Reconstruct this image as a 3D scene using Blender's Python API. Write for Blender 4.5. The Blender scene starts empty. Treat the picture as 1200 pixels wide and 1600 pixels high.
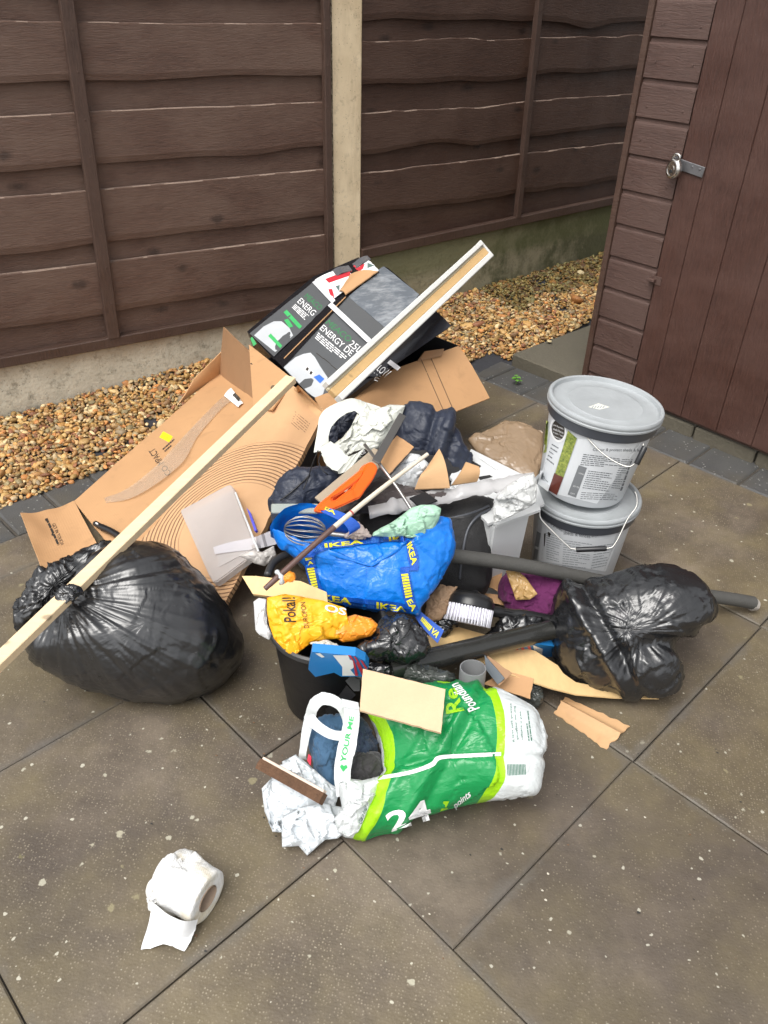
import bpy, bmesh, math, random
import numpy as np
from mathutils import Vector, Matrix, noise
from mathutils.bvhtree import BVHTree
random.seed(7)
S = bpy.context.scene
COL = S.collection
rad = math.radians

# ------------------------------------------------------------------ camera
H = 1.45                       # eye height of the phone
F = 1217.0                     # focal length in pixels of the 1200x1600 photograph
_n = Vector((-55.0, 1800.0, F)).normalized()          # where straight down lands
_y = (Vector((0, 0, 1)) - _n * _n.z).normalized()
_x = _y.cross(-_n).normalized()
if _x.x < 0: _x = -_x
RM = Matrix((_x, _y, -_n))     # photo axes (right, down, forward) -> world
cam = bpy.data.cameras.new('camera'); co = bpy.data.objects.new('camera', cam); COL.objects.link(co)
cam.sensor_fit = 'HORIZONTAL'; cam.sensor_width = 36; cam.lens = F / 1200 * 36
cam.clip_start = .05; cam.clip_end = 200
cx_, cy_, cz_ = RM @ Vector((1, 0, 0)), RM @ Vector((0, -1, 0)), RM @ Vector((0, 0, -1))
co.matrix_world = Matrix(((cx_.x, cy_.x, cz_.x, 0), (cx_.y, cy_.y, cz_.y, 0), (cx_.z, cy_.z, cz_.z, H), (0, 0, 0, 1)))
S.camera = co
CAM = Vector((0, 0, H))

# ------------------------------------------------------------------ light: overcast
SUN_EL, SUN_AZ = 62, 215       # azimuth: direction the sun stands in, degrees clockwise from +Y
w = bpy.data.worlds.new('World'); S.world = w; w.use_nodes = True
wt = w.node_tree
for n in list(wt.nodes): wt.nodes.remove(n)
sky = wt.nodes.new('ShaderNodeTexSky'); sky.sky_type = 'NISHITA'; sky.sun_disc = False
sky.sun_elevation = rad(SUN_EL); sky.sun_rotation = rad(SUN_AZ); sky.air_density = 1; sky.dust_density = 4
hs = wt.nodes.new('ShaderNodeHueSaturation'); hs.inputs['Saturation'].default_value = .10
bgn = wt.nodes.new('ShaderNodeBackground'); bgn.inputs['Strength'].default_value = .15
wo = wt.nodes.new('ShaderNodeOutputWorld')
wt.links.new(sky.outputs[0], hs.inputs['Color']); wt.links.new(hs.outputs[0], bgn.inputs[0]); wt.links.new(bgn.outputs[0], wo.inputs[0])
sl = bpy.data.lights.new('sun', 'SUN'); sl.energy = 1.0; sl.angle = rad(40); sl.color = (1, .955, .88)
so = bpy.data.objects.new('sun', sl); COL.objects.link(so)
sdir = Vector((math.sin(rad(SUN_AZ)) * math.cos(rad(SUN_EL)), math.cos(rad(SUN_AZ)) * math.cos(rad(SUN_EL)), math.sin(rad(SUN_EL))))
so.rotation_euler = sdir.to_track_quat('Z', 'Y').to_euler(); so.location = sdir * 10
S.view_settings.view_transform = 'Standard'; S.view_settings.look = 'None'
S.view_settings.exposure = 0.80; S.view_settings.gamma = 1

# ------------------------------------------------------------------ measuring
def ray(px, py): return (RM @ Vector((px - 600, py - 800, F))).normalized()
def at(px, py, z=0.0):
    r = ray(px, py); return CAM + r * ((z - H) / r.z)
def pix(p):
    v = RM.transposed() @ (Vector(p) - CAM); return 600 + F * v.x / v.z, 800 + F * v.y / v.z
class Plane:
    def __init__(s, p, n): s.p = Vector(p); s.n = Vector(n).normalized()
    @staticmethod
    def of(a, b, c):
        n = (b - a).cross(c - a).normalized()
        if n.dot(CAM - a) < 0: n = -n
        return Plane(a, n)
    def hit(s, px, py, off=0.0):
        r = ray(px, py); t = s.n.dot(s.p + s.n * off - CAM) / s.n.dot(r); return CAM + r * t
class Surf:
    def __init__(s, *obs):
        vs, fs = [], []
        for o in obs:
            k = len(vs); vs += [v.co + WL[o.name] for v in o.data.vertices]; fs += [[i + k for i in p.vertices] for p in o.data.polygons]
        s.t = BVHTree.FromPolygons(vs, fs)
        s.last = 2.0
    def hit(s, px, py, off=0.0):
        r = ray(px, py); h = s.t.ray_cast(CAM, r)
        if h[0] is not None: s.last = h[3]
        return CAM + r * (s.last - off)

# ------------------------------------------------------------------ objects
WL = {}                        # world position of every origin
def tag(o, label=None, cat=None, group=None, kind=None):
    for k, v in (('label', label), ('category', cat), ('group', group), ('kind', kind)):
        if v: o[k] = v
    return o
def empty(name, loc, label, cat, group=None):
    o = bpy.data.objects.new(name, None); o.empty_display_size = .05; COL.objects.link(o)
    o.location = loc; WL[o.name] = Vector(loc); return tag(o, label, cat, group)
def link(name, bm, m, parent=None, smooth=False, org=None):
    """bm is in world space; the origin goes to the middle of its foot"""
    me = bpy.data.meshes.new(name)
    if org is None:
        lo = Vector([min(v.co[i] for v in bm.verts) for i in range(3)]); hi = Vector([max(v.co[i] for v in bm.verts) for i in range(3)])
        org = Vector(((lo.x + hi.x) / 2, (lo.y + hi.y) / 2, lo.z))
    bmesh.ops.translate(bm, verts=bm.verts, vec=-org)
    bm.to_mesh(me); bm.free()
    if smooth:
        me.polygons.foreach_set('use_smooth', [True] * len(me.polygons))
        if smooth != True: me.set_sharp_from_angle(angle=rad(smooth))
    for mm in (m if isinstance(m, (list, tuple)) else [m]): me.materials.append(mm)
    o = bpy.data.objects.new(name, me); COL.objects.link(o); WL[o.name] = org.copy()
    if parent: o.parent = parent; o.location = org - WL[parent.name]
    else: o.location = org
    return o
def BM(): return bmesh.new()
def box(bm, c, sx, sy, sz, X=(1, 0, 0), Y=(0, 1, 0), Z=(0, 0, 1), bev=0, mi=0):
    X, Y, Z = Vector(X).normalized(), Vector(Y).normalized(), Vector(Z).normalized(); c = Vector(c)
    vs = [bm.verts.new(c + X * (a * sx / 2) + Y * (b * sy / 2) + Z * (d * sz / 2)) for a in (-1, 1) for b in (-1, 1) for d in (-1, 1)]
    q = [(0, 1, 3, 2), (4, 6, 7, 5), (0, 4, 5, 1), (2, 3, 7, 6), (0, 2, 6, 4), (1, 5, 7, 3)]
    fs = [bm.faces.new([vs[i] for i in f]) for f in q]
    for f in fs: f.material_index = mi
    if bev:
        r = bmesh.ops.bevel(bm, geom=list({e for f in fs for e in f.edges}), offset=bev, segments=1, affect='EDGES')
        for f in r['faces']: f.material_index = mi
def catmull(P, n=6, closed=False):
    P = [Vector(p) for p in P]; out = []; N = len(P)
    for i in range(N if closed else N - 1):
        g = (lambda k: P[k % N]) if closed else (lambda k: P[max(0, min(N - 1, k))])
        a, b, c, d = g(i - 1), g(i), g(i + 1), g(i + 2)
        for j in range(n):
            t = j / n
            out.append(.5 * ((2 * b) + (c - a) * t + (2 * a - 5 * b + 4 * c - d) * t * t + (3 * b - a - 3 * c + d) * t ** 3))
    if not closed: out.append(P[-1])
    return out
def tube(bm, P, r, seg=10, cap=True, mi=0):
    P = [Vector(p) for p in P]; N = len(P); rr = r if isinstance(r, (list, tuple)) else [r] * N
    up = Vector((.13, .2, 1)); rings = []
    for i, p in enumerate(P):
        d = (P[min(i + 1, N - 1)] - P[max(i - 1, 0)]).normalized()
        a = d.cross(up).normalized(); b = d.cross(a).normalized(); up = -b if b.dot(up) < 0 else b
        b = d.cross(a).normalized()
        rings.append([bm.verts.new(p + (a * math.cos(2 * math.pi * k / seg) + b * math.sin(2 * math.pi * k / seg)) * rr[i]) for k in range(seg)])
    for i in range(N - 1):
        for k in range(seg):
            f = bm.faces.new((rings[i][k], rings[i][(k + 1) % seg], rings[i + 1][(k + 1) % seg], rings[i + 1][k])); f.material_index = mi
    if cap:
        bm.faces.new(rings[0][::-1]).material_index = mi; bm.faces.new(rings[-1]).material_index = mi
def lathe(bm, prof, c, Z=(0, 0, 1), seg=48, mi=0, sx=1.0, caps=False):
    Z = Vector(Z).normalized(); X = Vector((0, 1, 0)).cross(Z).normalized(); Y = Z.cross(X); c = Vector(c)
    rings = []
    for r, z in prof:
        if r < 1e-5: rings.append([bm.verts.new(c + Z * z)])
        else: rings.append([bm.verts.new(c + Z * z + (X * math.cos(2 * math.pi * k / seg) * sx + Y * math.sin(2 * math.pi * k / seg)) * r) for k in range(seg)])
    for a, b in zip(rings, rings[1:]):
        for k in range(seg):
            k2 = (k + 1) % seg
            q = [a[0] if len(a) == 1 else a[k], a[0] if len(a) == 1 else a[k2], b[0] if len(b) == 1 else b[k2], b[0] if len(b) == 1 else b[k]]
            u = []
            for v in q:
                if v not in u: u.append(v)
            if len(u) > 2: bm.faces.new(u).material_index = mi
def prism(bm, pts, th, nrm=None, mi=0):
    """outline of world points given a thickness behind it"""
    pts = [Vector(p) for p in pts]
    n = Vector((0, 0, 0))
    for a, b in zip(pts, pts[1:] + pts[:1]): n += (a - pts[0]).cross(b - pts[0])
    n = Vector(nrm) if nrm else n.normalized()
    if n.dot(CAM - pts[0]) < 0: n = -n
    A = [bm.verts.new(p) for p in pts]; B = [bm.verts.new(p - n * th) for p in pts]; N = len(pts)
    f = bm.faces.new(A); g = bm.faces.new(B[::-1]); f.material_index = g.material_index = mi
    for i in range(N): bm.faces.new((A[i], B[i], B[(i + 1) % N], A[(i + 1) % N])).material_index = mi
    bmesh.ops.triangulate(bm, faces=[f, g])
def crum(p, s, seed=0):
    q = Vector(p) / s + Vector((seed * 7.3, seed * 3.1, seed * 1.7))
    r = q + Vector((3.3, 8.1, 5.7)); r = Vector((r.y, r.z, r.x)) * .83
    d, c = noise.voronoi(q); d2, c2 = noise.voronoi(r)
    a = max(noise.noise_vector(k * 5.17).dot(q - k) * 1.8 - dd * .16 for k, dd in zip(c, d)); b = max(noise.noise_vector(k * 5.17).dot(r - k) * 1.8 - dd * .16 for k, dd in zip(c2, d2))
    return (a - b) * .8
def sheet(bm, q, th=.003, n=(16, 10), fn=None, jag=0, seed=0, mi=0, slant=0):
    """four corners (a b c d round the sheet) -> bent board; fn(u,v) lifts it along its normal. uv in metres"""
    a, b, c, d = [Vector(x) for x in q]; nx, ny = n
    nr = (b - a).cross(d - a).normalized()
    if nr.dot(CAM - a) < 0: nr = -nr
    lu, lv = ((b - a).length + (c - d).length) / 2, ((d - a).length + (c - b).length) / 2
    T = []; Bt = []
    for j in range(ny + 1):
        for i in range(nx + 1):
            u, v = i / nx, j / ny
            uu, vv = u, v
            if jag:
                if i in (0, nx): uu += jag * noise.noise(Vector((v * lv * 60, seed + i, 3))) / lu
                if j in (0, ny): vv += jag * noise.noise(Vector((u * lu * 60, seed + j * 3, 9))) / lv
            p = a * (1 - uu) * (1 - vv) + b * uu * (1 - vv) + c * uu * vv + d * (1 - uu) * vv
            o = fn(u, v) if fn else 0
            T.append((bm.verts.new(p + nr * o), u * lu, v * lv)); Bt.append((bm.verts.new(p + nr * (o - th)), u * lu, v * lv))
    uvl = bm.loops.layers.uv.verify()
    def face(vs):
        f = bm.faces.new([x[0] for x in vs]); f.material_index = mi
        for l, x in zip(f.loops, vs): l[uvl].uv = (x[1], x[2])
    W = nx + 1
    for j in range(ny):
        for i in range(nx):
            k = j * W + i; face((T[k], T[k + 1], T[k + W + 1], T[k + W])); face((Bt[k], Bt[k + W], Bt[k + W + 1], Bt[k + 1]))
    edge = [j * W for j in range(ny + 1)] , [j * W + nx for j in range(ny + 1)], list(range(W)), [ny * W + i for i in range(W)]
    for e in edge:
        for x, y in zip(e, e[1:]): face((T[x], Bt[x], Bt[y], T[y]))
def lump(name, out, z, T, m, amp=.01, scale=.07, n=110, rings=26, lay=0.0, seed=1, pleat=None, parent=None, back=1.0, floor=.004, smooth=True,
         amp2=None, cen=None, oct2=.35, fn=None, squash=1.0, obj=True, curve=5, wrinkle=None, jagged=0, shell=False):
    """closed soft body: its outline as seen, a real place (height z of its middle) and a real depth T; folds are real relief"""
    N = len(out)
    cx = sum(p[0] for p in out) / N if cen is None else cen[0]; cy = sum(p[1] for p in out) / N if cen is None else cen[1]
    C3 = at(cx, cy, z); nr = (CAM - C3).normalized(); nr = (nr * (1 - lay) + Vector((0, 0, 1)) * lay).normalized()
    pl = Plane(C3, nr)
    loop = catmull([(p[0], p[1], 0) for p in out], curve, True)
    L = [0]
    for a, b in zip(loop, loop[1:] + loop[:1]): L.append(L[-1] + (b - a).length)
    ring = []; k = 0
    for i in range(n):
        t = L[-1] * i / n
        while L[k + 1] < t: k += 1
        a, b = loop[k], loop[(k + 1) % len(loop)]; ring.append(a.lerp(b, (t - L[k]) / max(1e-9, L[k + 1] - L[k])))
    c2 = Vector((cx, cy, 0)); bm = BM(); uvd = {}
    if jagged:
        ring = [c2_ + (g - c2_) * (1 + jagged * noise.noise(Vector((i * .45, seed, 2)))) for c2_ in [Vector((cx, cy, 0))] for i, g in enumerate(ring)]
    ex = nr.cross(Vector((0, 0, 1))).normalized() * -1; ey = nr.cross(ex) * -1
    if ey.z < 0: ey = -ey
    kn = pl.hit(*pleat[0]) if pleat else None
    def vert(q, side, d):
        p = pl.hit(q.x, q.y) + nr * (side * d if not shell else d + side * .0006)
        v = bm.verts.new(p); uvd[v] = (q.x / 1200, 1 - q.y / 1600); return v
    rows = []
    for side in (1, -1):
        rr = []
        for j in range(rings + (1 if side == 1 else 0)):
            t = j / rings; r = math.sin(t * math.pi / 2); d = T * math.cos(t * math.pi / 2) ** squash * (1 if side == 1 or shell else back)
            if j == 0: rr.append([vert(c2, side, d)])
            else: rr.append([vert(c2.lerp(g, r), side, d) for g in ring])
        if side == -1: rr.append(rows[0][-1])
        rows.append(rr)
    for rr, fl in zip(rows, (0, 1)):
        for a, b in zip(rr, rr[1:]):
            for k in range(n):
                k2 = (k + 1) % n
                q = [a[0], b[k], b[k2]] if len(a) == 1 else [a[k], b[k], b[k2], a[k2]]
                bm.faces.new(q[::-1] if fl else q)
    bmesh.ops.recalc_face_normals(bm, faces=bm.faces); bm.normal_update()
    a2 = amp * oct2 if amp2 is None else amp2
    mv = []
    for v in bm.verts:
        p = v.co; h = 0
        if amp: h += amp * crum(p, scale, seed)
        if a2: h += a2 * crum(p, scale * .37, seed + 5)
        if pleat:
            dv = p - kn; lx, ly = dv.dot(ex), dv.dot(ey); r = math.hypot(lx, ly); an = math.atan2(ly, lx)
            w_ = 1 - abs(noise.noise(Vector((an * pleat[2], r * 2.5, seed)))) * 2.4
            w2 = 1 - abs(noise.noise(Vector((an * pleat[2] * 2.3, r * 5, seed + 4)))) * 2.4
            h += pleat[1] * (.55 + 1.1 * noise.noise(Vector((an * 1.4, seed, 8)))) * (w_ + .45 * w2) * min(1, r / .05) * math.exp(-r / pleat[3])
        if wrinkle:                                     # long folds across a direction
            ax, fq, am = wrinkle
            t_ = p.dot(Vector(ax).normalized()); s_ = (p - Vector(ax).normalized() * t_)
            h += am * (1 - 2.2 * abs(noise.noise(s_ * 2.0 + Vector((t_ * fq, seed, 0)))))
        if fn: h += fn(p, uvd[v][0] * 1200, (1 - uvd[v][1]) * 1600)
        mv.append(p + (nr if shell else v.normal) * h)
    for v, p in zip(bm.verts, mv):
        if p.z < floor: p.z = floor + (floor - p.z) * .02
        v.co = p
    uvl = bm.loops.layers.uv.verify()
    for f in bm.faces:
        for l in f.loops: l[uvl].uv = uvd[l.vert]
    if not obj: return bm
    return link(name, bm, m, parent, smooth)
def ribbon(bm, pairs, target, off=.003, th=.002, n=5, mi=0, closed=False, uvs=True):
    """strip laid on a target surface; pairs of pixel edge points"""
    A = catmull([(p[0][0], p[0][1], p[2] if len(p) > 2 else off) for p in pairs], n); B = catmull([(p[1][0], p[1][1], p[2] if len(p) > 2 else off) for p in pairs], n)
    uvl = bm.loops.layers.uv.verify(); pr = None; s = 0
    for a, b in zip(A, B):
        m_ = (a + b) / 2
        P = [target.hit(x.x, x.y, x.z) for x in (a, m_, b)]
        row = [bm.verts.new(p) for p in P] + [bm.verts.new(p + ray(m_.x, m_.y) * th) for p in P[::-1]]
        if pr:
            ds = (P[1] - pm).length
            for k in range(6):
                f = bm.faces.new((pr[k], pr[(k + 1) % 6], row[(k + 1) % 6], row[k])); f.material_index = mi
                for l, u in zip(f.loops, ((s, k), (s, k + 1), (s + ds, k + 1), (s + ds, k))): l[uvl].uv = (u[0], u[1] * .5)
            s += ds
        else: bm.faces.new(row[::-1]).material_index = mi
        pr = row; pm = P[1]
    bm.faces.new(pr).material_index = mi
_tc = {}
def glyphs(txt, bold=0.0, shear=0.0, space=1.0):
    k = (txt, bold, shear, space)
    if k not in _tc:
        cu = bpy.data.curves.new('t', 'FONT'); cu.body = txt; cu.offset = bold; cu.shear = shear; cu.resolution_u = 3; cu.space_character = space
        o = bpy.data.objects.new('t', cu); COL.objects.link(o)
        dg = bpy.context.evaluated_depsgraph_get(); me = bpy.data.meshes.new_from_object(o.evaluated_get(dg))
        vs = [v.co.copy() for v in me.vertices]; fs = [list(p.vertices) for p in me.polygons]
        bpy.data.objects.remove(o); bpy.data.curves.remove(cu); bpy.data.meshes.remove(me)
        x0 = min(v.x for v in vs); x1 = max(v.x for v in vs); y0 = min(v.y for v in vs); y1 = max(v.y for v in vs)
        _tc[k] = ([((v.x - x0) / (x1 - x0), (v.y - y0) / (y1 - y0)) for v in vs], fs)
    return _tc[k]
def decal_text(bm, txt, quad, target, off=.0012, bold=0.0, mi=0, cuts=0, shear=0.0):
    """quad: pixel corners bottom-left, bottom-right, top-right, top-left of the word"""
    vs, fs = glyphs(txt, bold, shear); b = bmesh.new()
    V = [b.verts.new((x, y, 0)) for x, y in vs]
    for f in fs:
        try: b.faces.new([V[i] for i in f])
        except ValueError: pass
    if cuts:
        bmesh.ops.triangulate(b, faces=b.faces)
        for _ in range(cuts): bmesh.ops.subdivide_edges(b, edges=[e for e in b.edges if e.calc_length() > .06], cuts=1)
    bl, br, tr, tl = [Vector((p[0], p[1])) for p in quad]; mp = {}
    for v in b.verts:
        x, y = v.co.x, v.co.y; p = bl * (1 - x) * (1 - y) + br * x * (1 - y) + tr * x * y + tl * (1 - x) * y
        mp[v] = bm.verts.new(target.hit(p.x, p.y, off))
    for f in b.faces: bm.faces.new([mp[v] for v in f.verts]).material_index = mi
    b.free()
def decal_quad(bm, quad, target, off=.001, n=(1, 1), mi=0, uvl=None):
    bl, br, tr, tl = [Vector((p[0], p[1])) for p in quad]; g = []
    for j in range(n[1] + 1):
        for i in range(n[0] + 1):
            x, y = i / n[0], j / n[1]; p = bl * (1 - x) * (1 - y) + br * x * (1 - y) + tr * x * y + tl * (1 - x) * y
            g.append(bm.verts.new(target.hit(p.x, p.y, off)))
    W = n[0] + 1; ul = bm.loops.layers.uv.verify()
    for j in range(n[1]):
        for i in range(n[0]):
            k = j * W + i; f = bm.faces.new((g[k], g[k + 1], g[k + W + 1], g[k + W])); f.material_index = mi
            for l, u in zip(f.loops, ((i, j), (i + 1, j), (i + 1, j + 1), (i, j + 1))): l[ul].uv = (u[0] / n[0], u[1] / n[1])
def decal_poly(bm, pts, target, off=.001, mi=0):
    f = bm.faces.new([bm.verts.new(target.hit(p[0], p[1], off)) for p in pts]); f.material_index = mi
    bmesh.ops.triangulate(bm, faces=[f])
def fine_print(bm, quad, rows, target, off=.001, mi=0, seed=0, fill=.5, nb=8):
    """unreadably small paragraph lines: broken dashes"""
    rnd = random.Random(seed); bl, br, tr, tl = [Vector((p[0], p[1])) for p in quad]
    f_ = lambda x, y: bl * (1 - x) * (1 - y) + br * x * (1 - y) + tr * x * y + tl * (1 - x) * y
    for r in range(rows):
        y0 = 1 - (r + 1) / rows; y1 = y0 + fill / rows; x = 0; end = rnd.choice((1, 1, .9, .6))
        while x < end:
            w_ = rnd.uniform(.4, 1.6) / nb; x1 = min(end, x + w_)
            q = [f_(x, y0), f_(x1, y0), f_(x1, y1), f_(x, y1)]
            decal_quad(bm, q, target, off, (1, 1), mi); x = x1 + .12 / nb + .01

# ------------------------------------------------------------------ materials
class NT:
    def __init__(s, name):
        s.m = bpy.data.materials.new(name); s.m.use_nodes = True; s.t = s.m.node_tree; s.b = s.t.nodes['Principled BSDF']; s.out = s.t.nodes['Material Output']
        s.tc = s.t.nodes.new('ShaderNodeTexCoord'); s.obj = s.tc.outputs['Object']; s.uv = s.tc.outputs['UV']
    def n(s, typ, ins=None, **pr):
        nd = s.t.nodes.new('ShaderNode' + typ)
        for k, v in pr.items(): setattr(nd, k, v)
        for k, v in (ins or {}).items(): s.set(nd.inputs[k], v)
        return nd
    def set(s, i, v):
        if isinstance(v, bpy.types.NodeSocket): s.t.links.new(v, i)
        elif isinstance(v, (tuple, list)) and i.type == 'RGBA' and len(v) == 3: i.default_value = (*v, 1)
        else: i.default_value = v
    def vec(s, sc=(1, 1, 1), rot=(0, 0, 0), src=None, loc=(0, 0, 0)):
        return s.n('Mapping', {'Vector': src or s.obj, 'Scale': sc, 'Rotation': rot, 'Location': loc}).outputs[0]
    def noise(s, scale=5, detail=4, rough=.6, v=None, dist=0):
        return s.n('TexNoise', {'Vector': v or s.obj, 'Scale': scale, 'Detail': detail, 'Roughness': rough, 'Distortion': dist}).outputs['Fac']
    def vor(s, scale=5, feat='F1', v=None, rnd=1, out='Distance'):
        return s.n('TexVoronoi', {'Vector': v or s.obj, 'Scale': scale, 'Randomness': rnd}, feature=feat).outputs[out]
    def ramp(s, f, stops, interp='LINEAR'):
        nd = s.n('ValToRGB', {'Fac': f}); cr = nd.color_ramp; cr.interpolation = interp
        while len(cr.elements) < len(stops): cr.elements.new(.5)
        for e, (p, c) in zip(cr.elements, stops): e.position = p; e.color = (*c, 1) if isinstance(c, (tuple, list)) else (c, c, c, 1)
        return nd.outputs[0]
    def mix(s, f, a, b, bt='MIX'):
        nd = s.n('Mix', data_type='RGBA', blend_type=bt); s.set(nd.inputs[0], f); s.set(nd.inputs[6], a); s.set(nd.inputs[7], b); return nd.outputs[2]
    def math(s, op, a, b=0.0, c=None):
        nd = s.n('Math', operation=op); s.set(nd.inputs[0], a); s.set(nd.inputs[1], b)
        if c is not None: s.set(nd.inputs[2], c)
        return nd.outputs[0]
    def sep(s, v): return s.n('SeparateXYZ', {0: v}).outputs
    def bump(s, h, st=.5, d=.01, nrm=None):
        nd = s.n('Bump', {'Height': h, 'Strength': st, 'Distance': d})
        if nrm: s.set(nd.inputs['Normal'], nrm)
        return nd.outputs[0]
    def curve(s, v, pts):
        nd = s.n('FloatCurve', {'Value': v}); c = nd.mapping.curves[0]
        while len(c.points) < len(pts): c.points.new(.5, .5)
        for p, (x, y) in zip(c.points, pts): p.location = (x, y); p.handle_type = 'AUTO'
        nd.mapping.update(); return nd.outputs[0]
    def fin(s, col=None, rough=None, nrm=None, **kw):
        if col is not None: s.set(s.b.inputs['Base Color'], col)
        if rough is not None: s.set(s.b.inputs['Roughness'], rough)
        if nrm is not None: s.set(s.b.inputs['Normal'], nrm)
        for k, v in kw.items(): s.set(s.b.inputs[k.replace('_', ' ')], v)
        return s.m
MC = {}
def plain(name, col, rough=.5, var=.14, vs=9, bump=0, bs=60, metal=0, **kw):
    if name in MC: return MC[name]
    t = NT(name); f = t.noise(vs, 5)
    c = t.mix(f, tuple(x * (1 - var) for x in col), tuple(min(1, x * (1 + var)) for x in col))
    nr = t.bump(t.noise(bs, 6, .7), bump, .004) if bump else None
    r = t.math('ADD', t.math('MULTIPLY', t.noise(vs * 3, 3), .16), rough - .08)
    MC[name] = t.fin(c, r, nr, Metallic=metal, **kw); return MC[name]
def film(name, col, rough=.3, fine=55, st=.6, d=.004, var=.1, stretch=(1, 1, 1), rot=(0, 0, 0), ior=1.5, **kw):
    """thin crinkled plastic"""
    if name in MC: return MC[name]
    t = NT(name); v = t.vec(stretch, rot)
    wv = t.n('VectorMath', {0: v, 1: t.n('VectorMath', {0: t.n('TexNoise', {'Vector': v, 'Scale': fine * .22, 'Detail': 2}).outputs['Color'], 'Scale': .05}, operation='SCALE').outputs[0]}, operation='ADD').outputs[0]
    a = t.vor(fine * .45, 'F1', wv); b = t.vor(fine, 'DISTANCE_TO_EDGE', wv); c = t.noise(fine * .6, 3, .55, wv, 1.0)
    h = t.math('ADD', t.math('MULTIPLY', a, 1.0), t.math('ADD', t.math('MULTIPLY', t.math('MINIMUM', b, .25), .7), t.math('MULTIPLY', c, .9)))
    ms = t.ramp(t.noise(5, 2), [(.35, .25), (.65, 1.0)])
    h = t.math('MULTIPLY', h, ms); t.set(t.b.inputs['IOR'], ior)
    cl = t.mix(t.noise(6, 4), tuple(x * (1 - var) for x in col), tuple(min(1, x * (1 + var)) for x in col))
    MC[name] = t.fin(cl, t.math('ADD', t.math('MULTIPLY', t.noise(14, 3), .15), rough - .07), t.bump(h, st, d), **kw); return MC[name]
def see(name, col=(.9, .9, .9), alpha=.45, rough=.25, fine=60, st=.5):
    m = film(name, col, rough, fine, st); m.node_tree.nodes['Principled BSDF'].inputs['Alpha'].default_value = alpha; return m
def cloth(name, col, rough=.75, sheen=.15, fine=30, d=.006):
    if name in MC: return MC[name]
    t = NT(name); v = t.obj
    h = t.math('ADD', t.noise(fine, 3, .55, v, .8), t.math('MULTIPLY', t.noise(900, 1), .05))
    c = t.mix(t.noise(8, 4), tuple(x * .75 for x in col), tuple(x * 1.2 for x in col))
    MC[name] = t.fin(c, rough, t.bump(h, .7, d), **{'Sheen_Weight': sheen}); return MC[name]
def cardboard(name='cardboard', col=(.54, .305, .145), dark=.8):
    if name in MC: return MC[name]
    t = NT(name)
    f = t.noise(6, 6, .6); c = t.mix(f, tuple(x * dark for x in col), tuple(x * 1.1 for x in col))
    c = t.mix(t.ramp(t.noise(17, 3, .6, None, .4), [(.56, 0), (.75, .42)]), c, tuple(x * .6 for x in col))
    fib = t.noise(60, 5, .7, t.vec((1, 8, 1)))
    c = t.mix(t.math('MULTIPLY', fib, .25), c, tuple(x * .75 for x in col))
    flute = t.n('TexWave', {'Vector': t.uv, 'Scale': 42.0, 'Distortion': 0.3}, wave_type='BANDS', bands_direction='X').outputs['Fac']
    h = t.math('ADD', t.math('MULTIPLY', flute, .06), t.math('ADD', t.math('MULTIPLY', fib, .15), t.noise(12, 4)))
    MC[name] = t.fin(c, .72, t.bump(h, .35, .004)); return MC[name]

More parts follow.
